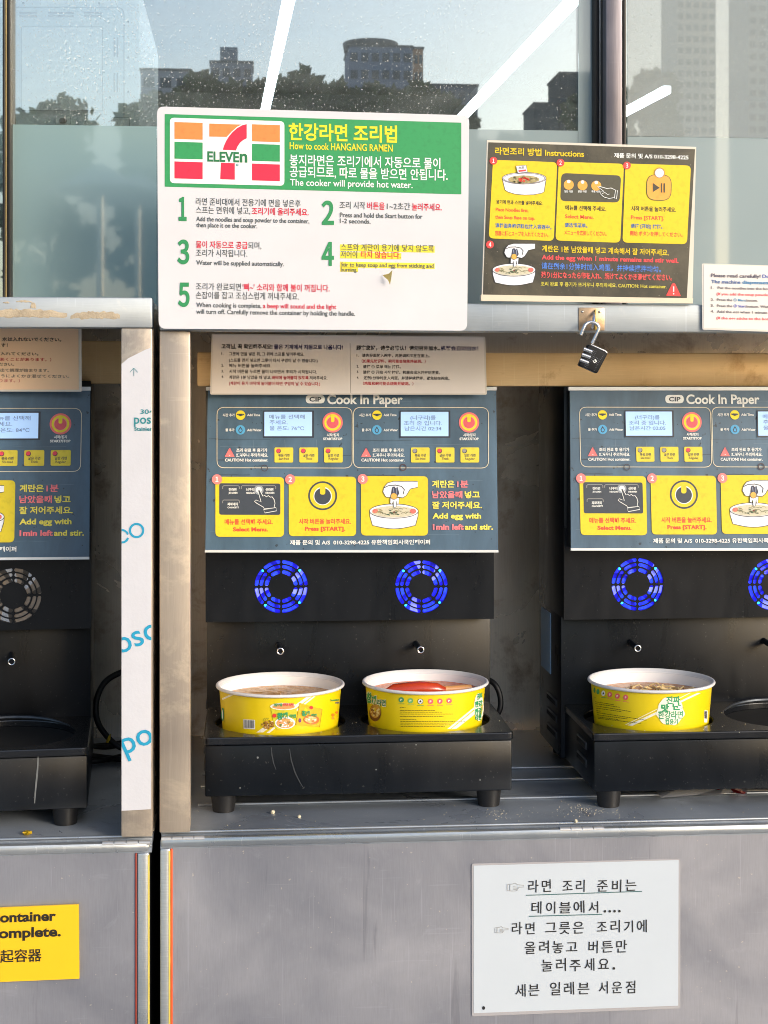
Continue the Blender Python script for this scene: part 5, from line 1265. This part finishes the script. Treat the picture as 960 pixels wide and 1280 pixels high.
pts_ = [(571 + (86 + 5 * math.sin(5 * a) + 3 * math.sin(9 * a)) * math.cos(a), 324 + (88 + 5 * math.sin(6 * a + 1)) * math.sin(a)) for a in [i * math.pi / 32 for i in range(64)]]
cx0 = (571, 324); vs = [cx0] + [(cx0[0] + (p[0] - cx0[0]) * f_, cx0[1] + (p[1] - cx0[1]) * f_) for f_ in (.34, .67, 1) for p in pts_]; fs = [(0, 1 + i, 1 + (i + 1) % 64) for i in range(64)]
for j in range(2): fs += [(1 + j * 64 + i, 1 + (j + 1) * 64 + i, 1 + (j + 1) * 64 + (i + 1) % 64, 1 + j * 64 + (i + 1) % 64) for i in range(64)]
cv.emit(vs, fs, Wy, 3)
for s_, a, y_, b_, sz, bo in (('진짜', 545, 274, 632, 52, .03), ('맛', 512, 322, 562, 50, .05), ('난', 584, 312, 636, 46, .05), ('한강라면', 494, 368, 650, 52, .02), ('컵용기', 538, 404, 618, 36, .02)): cv.text(s_, a, y_, b_, sz, Gg, bo, layer=4, sl=-.02)
cv.stroke([(492, 328), (530, 324), (580, 330), (654, 300)], 3, Gg, 4)
cv.part('recycling_marks')
for x, y, mt in ((91, 190, ink((70, 150, 96))), (113, 200, ink((70, 160, 96))), (147, 210, G_WHITE), (188, 218, ink((236, 96, 104))), (236, 228, ink((236, 96, 104))), (288, 236, ink((236, 96, 104)))):
    rx = 6 if x < 100 else 9 if x < 120 else 12 if x < 160 else 15
    cv.ell(x, y, rx, 17, mt, 2, 18)
    if mt == G_WHITE: cv.poly([(x, y - 9), (x + 7, y + 6), (x - 7, y + 6)], G_OUT, 4)
    elif x > 150: cv.text('P', x - 5, y + 7, x + 5, 18, Wy, .02, layer=3)
    if x > 120: cv.rect(x - rx - 2, y + 24, x + rx + 8, y + 27, mt if mt != G_WHITE else Gg, 2, .12)
cv.part('small_print')
for a, b_, y_, sl_ in ((92, 98, 236, .2), (96, 214, 262, .16), (97, 250, 274, .15), (98, 322, 288, .16), (100, 262, 302, .14), (104, 130, 318, .14), (106, 420, 330, .155), (108, 300, 344, .14), (110, 240, 358, .13), (112, 386, 366, .12)):
    x = a
    while x < b_: w_ = rnd.uniform(5, 18); x2 = min(b_, x + w_); strip_fill(cv, (x, y_ + sl_ * (x - a)), (x2, y_ + sl_ * (x2 - a)), (x, y_ + 3 + sl_ * (x - a)), (x2, y_ + 3 + sl_ * (x2 - a)), Yk, 2, 1); x += w_ + 2.5
cv.part('barcode'); strip_fill(cv, (786, 318), (806, 320), (784, 394), (803, 394), G_WHITE, 2, 4)
for i in range(7): x = 788 + i * 2.3; cv.poly([(x, 324), (x + 1.1, 324), (x - .4, 370), (x - 1.5, 370)], G_BLACK, 3)
cv.finish()

# ================================================================ PADLOCK AND HASP
hasp = box('hasp_plate', X(723, YF), X(755.5, YF), YF - .0016, YF + .0002, Z(413.2, 740, YF), Z(384.5, 740, YF), plain('rusty_hasp_plate', (176, 150, 122), .35, .6, var=.25, scale=120), cabR, .0006)
def pt(px, py, dy): return W(px, py, YF - dy)
bm = bmesh.new(); tube_bm(bm, [pt(741.5, 390, .0), pt(742.5, 394, .010), pt(742, 402, .014), pt(740.5, 409, .010), pt(739.5, 411, 0)], .0019, 10); finish('staple', bm, M_chrome, hasp, True)
box('hasp_fold', X(742.6, YF), X(745.4, YF), YF - .0045, YF - .0017, Z(412.5, 740, YF), Z(387, 740, YF), plain('brassy_hasp_fold', (206, 176, 96), .3, .6, var=.2, scale=90), hasp, .0004)
for x, y in ((728, 389.5), (749.5, 389.8)):
    bm = bmesh.new(); bmesh.ops.create_icosphere(bm, subdivisions=2, radius=.0017); bmesh.ops.translate(bm, verts=bm.verts, vec=W(x, y, YF - .0018)); finish('screw', bm, M_chrome, hasp, True)
lock = thing('padlock', 'black combination padlock with three silver dials hanging open on the hasp', 'padlock', pt(739, 466, .012))
ang = math.radians(24)                                      # tilt of the hanging lock
u = Vector((math.cos(ang), 0, -math.sin(ang))); v_ = Vector((-math.sin(ang), 0, -math.cos(ang)))   # right / down along the lock
def lk(x, y): return ((x) / 13.47 + 715, (y) / 13.47 + 375)     # zoomed reading to photograph
LY = .014
sh_pts = [(150, 590), (185, 500), (220, 420), (262, 385), (310, 372), (370, 378), (425, 410), (452, 460), (440, 520), (400, 600), (335, 735)]
bm = bmesh.new(); tube_bm(bm, [pt(*lk(x, y), LY + (.002 if i < 3 else 0)) for i, (x, y) in enumerate(sh_pts)], .0023, 12); finish('shackle', bm, M_chrome, lock, True)
q = [pt(*lk(x, y), LY) for x, y in ((262, 745), (590, 900), (410, 1240), (95, 1100))]
bm = bmesh.new(); a = [bm.verts.new(p + Vector((0, -.0055, 0))) for p in q]; b_ = [bm.verts.new(p + Vector((0, .0055, 0))) for p in q]
bm.faces.new(a); bm.faces.new(list(reversed(b_)))
for i in range(4): bm.faces.new((a[i], b_[i], b_[(i + 1) % 4], a[(i + 1) % 4]))
bmesh.ops.bevel(bm, geom=bm.edges[:], offset=.0017, segments=3, profile=.5, affect='EDGES')
finish('lock_body', bm, plain('black_knurled_plastic', (14, 16, 21), .5, var=.3, scale=300, bmp=.4, spec=.25), lock, True)
bm = bmesh.new(); tube_bm(bm, [pt(*lk(320, 755), LY + .002), pt(*lk(560, 862), LY + .002), pt(*lk(588, 896), LY + .002)], .0011, 8); finish('top_seam', bm, M_chrome, lock, True)
for k, (x0_, y0_) in enumerate(((195, 822), (165, 915), (135, 1005))):
    a_ = Vector(pt(*lk(x0_, y0_), LY + .0040)); b2_ = Vector(pt(*lk(x0_ + 138, y0_ + 52), LY + .0040)); bm = bmesh.new()
    n_ = 5; step = (b2_ - a_) / n_
    tube_bm(bm, [a_, b2_], .0027, 14); dl = finish('number_dial', bm, M_chrome, lock, True)
    bm = bmesh.new()
    for i in range(1, n_): 
        p = a_ + step * i; tube_bm(bm, [p - step * .04, p + step * .04], .00285, 14)
    gsb = finish('dial_groove', bm, M_dark, dl, True)
cv = Canvas(planeY(YF - LY - .0056), lock); cv.view(715, 375, 13.467); cv.part('knurl_marks')
GR_ = ink((96, 104, 118))
for i in range(9):
    for j in range(12):
        x = 300 + i * 24 - j * 16 * .95 + 50; y = 850 + i * 11 + j * 26
        if (3 <= i <= 6 and (j < 3 or 6 < j < 11)) or i == 8: continue
        if x > 560 - (y - 900) * .5: continue
        cv.poly([(x, y), (x + 7, y - 6), (x + 14, y), (x + 7, y + 6)], GR_, 2)
cv.text('LS', 372, 1062, 430, 70, G_LIGHT, .02, rot=-.5)
cv.finish()

# ================================================================ CABLES, CRUMBS, WRAPPER
def cable(label, pts_, r=.0038):
    # smooth through the points
    P = [Vector(p) for p in pts_]; out_ = []
    for i in range(len(P) - 1):
        p0, p1, p2, p3 = P[max(i - 1, 0)], P[i], P[i + 1], P[min(i + 2, len(P) - 1)]
        for k in range(7):
            t_ = k / 7; out_.append(.5 * ((2 * p1) + (-p0 + p2) * t_ + (2 * p0 - 5 * p1 + 4 * p2 - p3) * t_ ** 2 + (-p0 + 3 * p1 - 3 * p2 + p3) * t_ ** 3))
    out_.append(P[-1]); o = tube('power_cable', out_, r, M_rubber, None, 10, origin=P[-1]); tag(o, label, 'cable'); return o
zc = ZFL + .005
def wz(px, py): return Wz(px, py, zc)
yc = 2.40
cable('thick black power cable looped upright beside the left cooker', [W(x, y, yy) for x, y, yy in ((200, 838, 2.45), (172, 836, 2.44), (150, 841, 2.43), (131, 853, 2.42), (121, 874, 2.41), (121, 898, 2.40), (131, 917, 2.39), (150, 934, 2.38), (185, 945, 2.38))] + [wz(175, 950), wz(140, 948), wz(108, 944)], .0045)
cable('black cable lying flat in coils behind the left cooker', [wz(104, 952), wz(122, 951), wz(140, 948), wz(160, 943), wz(180, 938), wz(160, 935) + Vector((0, 0, .008)), wz(135, 936) + Vector((0, 0, .006)), wz(118, 940) + Vector((0, 0, .009)), wz(135, 942) + Vector((0, 0, .010)), wz(165, 936) + Vector((0, 0, .009))], .004)
cable('black power cable curling out behind the middle cooker', [W(x, y, yy) for x, y, yy in ((596, 850, 2.36), (608, 849, 2.36), (619, 856, 2.35), (625, 870, 2.345), (625, 886, 2.34), (617, 898, 2.33), (600, 902, 2.33))], .0042)
def leaf(label, name, cat, pts_, col, z0=ZFL, lift=.004, group=None):
    bm = bmesh.new(); P = [Wz(x, y, z0 + (.0008 if i % 2 else lift)) for i, (x, y) in enumerate(pts_)]; c_ = sum(P, Vector()) / len(P) + Vector((0, 0, .001)); ce = bm.verts.new(c_); r_ = [bm.verts.new(p) for p in P]
    for i in range(len(P)): bm.faces.new((ce, r_[i], r_[(i + 1) % len(P)]))
    bmesh.ops.solidify(bm, geom=bm.faces[:], thickness=.0006); o = finish(name, bm, col, None, origin=(c_.x, c_.y, z0)); tag(o, label, cat, group); return o
M_leafy = plain('yellow_leaf', (232, 196, 40), .5, var=.15, scale=200); M_crumb = plain('dry_noodle_crumb', (206, 196, 170), .7, var=.15, scale=300)
leaf('tiny yellow leaf on the counter in front of the left cooker', 'fallen_leaf', 'leaf', [(28, 1040), (33, 1037.5), (40, 1038.8), (40, 1042), (34, 1044), (30, 1043)], M_leafy)
bm = bmesh.new(); P = [W(x, y, 2.372) for x, y in ((133, 925), (137, 918), (139, 917), (138, 924), (135, 929), (132, 928))]; bm.faces.new([bm.verts.new(p) for p in P]); bmesh.ops.solidify(bm, geom=bm.faces[:], thickness=.0006); o = finish('fallen_leaf', bm, M_leafy, None, origin=P[0]); tag(o, 'tiny yellow leaf caught on the black cable at left', 'leaf')
def crumb(px, py, r, label, z0=ZFL):
    bm = bmesh.new(); bmesh.ops.create_icosphere(bm, subdivisions=2, radius=r); rnd = random.Random(int(px))
    for v in bm.verts: v.co *= rnd.uniform(.75, 1.2)
    p = Wz(px, py, z0 + r * .8); bmesh.ops.translate(bm, verts=bm.verts, vec=p); o = finish('noodle_crumb', bm, M_crumb, None, True, origin=(p.x, p.y, z0)); tag(o, label, 'crumb', 'noodle crumbs on the counter')
crumb(341, 1015, .0028, 'larger pale noodle crumb on the counter under the middle cooker'); crumb(374, 1020.5, .0022, 'smaller pale noodle crumb on the counter right of the larger one'); crumb(720, 1026, .0022, 'pale noodle crumb lying on the counter edge above the right hinge', ZFL + .001)
bm = bmesh.new(); rnd = random.Random(21)
for i in range(230):
    if rnd.random() < .45: px, py = rnd.gauss(735, 22), rnd.gauss(1013, 4)
    elif rnd.random() < .5: px, py = rnd.gauss(632, 16), rnd.gauss(1018, 5)
    else: px, py = rnd.uniform(240, 950), rnd.uniform(1004, 1033)
    if py > 1034 - (px - 300) * .022 or py < 996 or px < 240: continue
    r = rnd.uniform(.0002, .0007); p = Wz(px, py, ZFL + r * .5); m_ = bmesh.ops.create_icosphere(bm, subdivisions=0 + 1, radius=r, matrix=Matrix.Translation(p))
o = finish('crumbs', bm, M_crumb, None, origin=(X(600, 2.05), 2.05, ZFL)); o['kind'] = 'stuff'; o['label'] = 'fine scattered noodle crumbs over the steel counter'; o['category'] = 'crumbs'
# scattered specks on the trays and soup splashes
bm = bmesh.new()
for i in range(150):
    px, py = rnd.uniform(258, 960), rnd.uniform(886, 918)
    if 640 < px < 745 or py > 918 - abs(px - 450) * .004: continue
    p = Wz(px, py, zT + .0001)
    if any((p.x - q) ** 2 + (p.y - YBW) ** 2 < .0915 ** 2 for q in (c1_[0], c2_[0], c3_[0], c3_[0] + .1984)): continue
    r = rnd.uniform(.0002, .0006); bmesh.ops.create_icosphere(bm, subdivisions=1, radius=r, matrix=Matrix.Translation(p))
o = finish('tray_crumbs', bm, M_crumb, None, origin=(X(600, 2.2), 2.2, zT)); o['kind'] = 'stuff'; o['label'] = 'tiny specks of dry noodle on the black trays'; o['category'] = 'crumbs'
# torn soup wrapper below the right cooker
wr_ = thing('wrapper', 'torn white and red plastic wrapper lying under the right cooker', 'wrapper', Wz(870, 992, ZFL))
def wsheet(nm, pts_, mt):
    bm = bmesh.new(); top = [Wz(x, y, ZFL + .004 + .003 * (i % 2)) for i, (x, y) in enumerate(pts_)]
    f_ = bm.faces.new([bm.verts.new(p) for p in top]); bmesh.ops.solidify(bm, geom=[f_], thickness=.0008); finish(nm, bm, mt, wr_)
wsheet('white_sheet', [(820, 989), (845, 987), (875, 986), (905, 984), (926, 988), (900, 993), (870, 994), (850, 996), (826, 997)], M_white)
wsheet('red_print', [(893, 983.5), (912, 983), (934, 989), (930, 992.5), (912, 990), (896, 987)], plain('red_wrapper_print', (190, 40, 50), .35))
wsheet('end_flap', [(918, 988), (933, 987), (934, 994), (920, 993)], M_white)
# handle-like clip over each empty burner
def clip(parent, x0, cxp, shift, nm='retaining_wire'):
    pass
# black reflectors: curved steel lip round the far edge of the empty wells
for ck, wxl, sft in ((cookR, X(531.6, 2.19), shR), (cookL, X(531.6, 2.19), shL)):
    c_ = Vector((wxl, 2.19, 0)) + Vector((sft.x, sft.y, 0)); pts_ = []
    for k in range(25):
        a_ = math.radians(25 + 130 * k / 24); pts_.append((c_.x + .088 * math.cos(a_), c_.y + .088 * math.sin(a_), zT - .001 + .0045 * math.sin(math.pi * k / 24)))
    bm = bmesh.new(); tube_bm(bm, pts_, [.0008 + .0024 * math.sin(math.pi * k / 24) for k in range(25)], 8); finish('burner_lip', bm, plain('worn_burner_lip', (64, 68, 74), .35, .6, var=.3, scale=60), ck, True)

def drip(parent, pts_, Y, wpx, rgb, name='dried_drip'):
    cv = Canvas(planeY(Y), parent); cv.part(name); vs = []; fs = []
    for i, (x, y) in enumerate(pts_):
        h = wpx * (.35 + .65 * math.sin(math.pi * min(1, (i + .6) / len(pts_)))) / 2; vs += [(x - h, y), (x + h, y)]
    for i in range(len(pts_) - 1): fs.append((2 * i, 2 * i + 1, 2 * i + 3, 2 * i + 2))
    cv.emit(vs, fs, ink(rgb), 1); cv.finish()
drip(cookL, [(40.5, 938), (40, 955), (39, 968), (37.5, 982), (36.5, 994), (36, 1003)], YB - .042 + .0008, 2.2, (104, 108, 110))
for k_, pts_ in enumerate(([(362, 936), (364, 950), (369, 966), (375, 978), (380, 986)], [(339, 934), (340, 944), (342, 954), (345, 962)])):
    drip(cookM, pts_, YB + .0008, 1.6, (46, 51, 57))
for (x, y, r) in ((322, 947, 1.3), (520, 1001 - 70, .8), (470, 962, .9), (600, 975, .8), (300, 985, .8)):
    drip(cookM, [(x, y - r), (x + .2, y), (x, y + r)], YB + .0008, r * 2, (120, 124, 126), 'dust_speck')

# the left cooker stands slightly askew on its counter
pv = Vector((X(110, 2.05), 2.05, 0)); an = math.radians(4.0); Rm = Matrix.Rotation(an, 3, 'Z')
cookL.location = pv + Rm @ (Vector(cookL.location) - pv) + Vector((.008, 0, 0)); cookL.rotation_euler = (0, 0, an)

_e = bpy.data.objects.get('lettertmp')
if _e: bpy.data.objects.remove(_e)
if cam.data: bpy.context.view_layer.update()
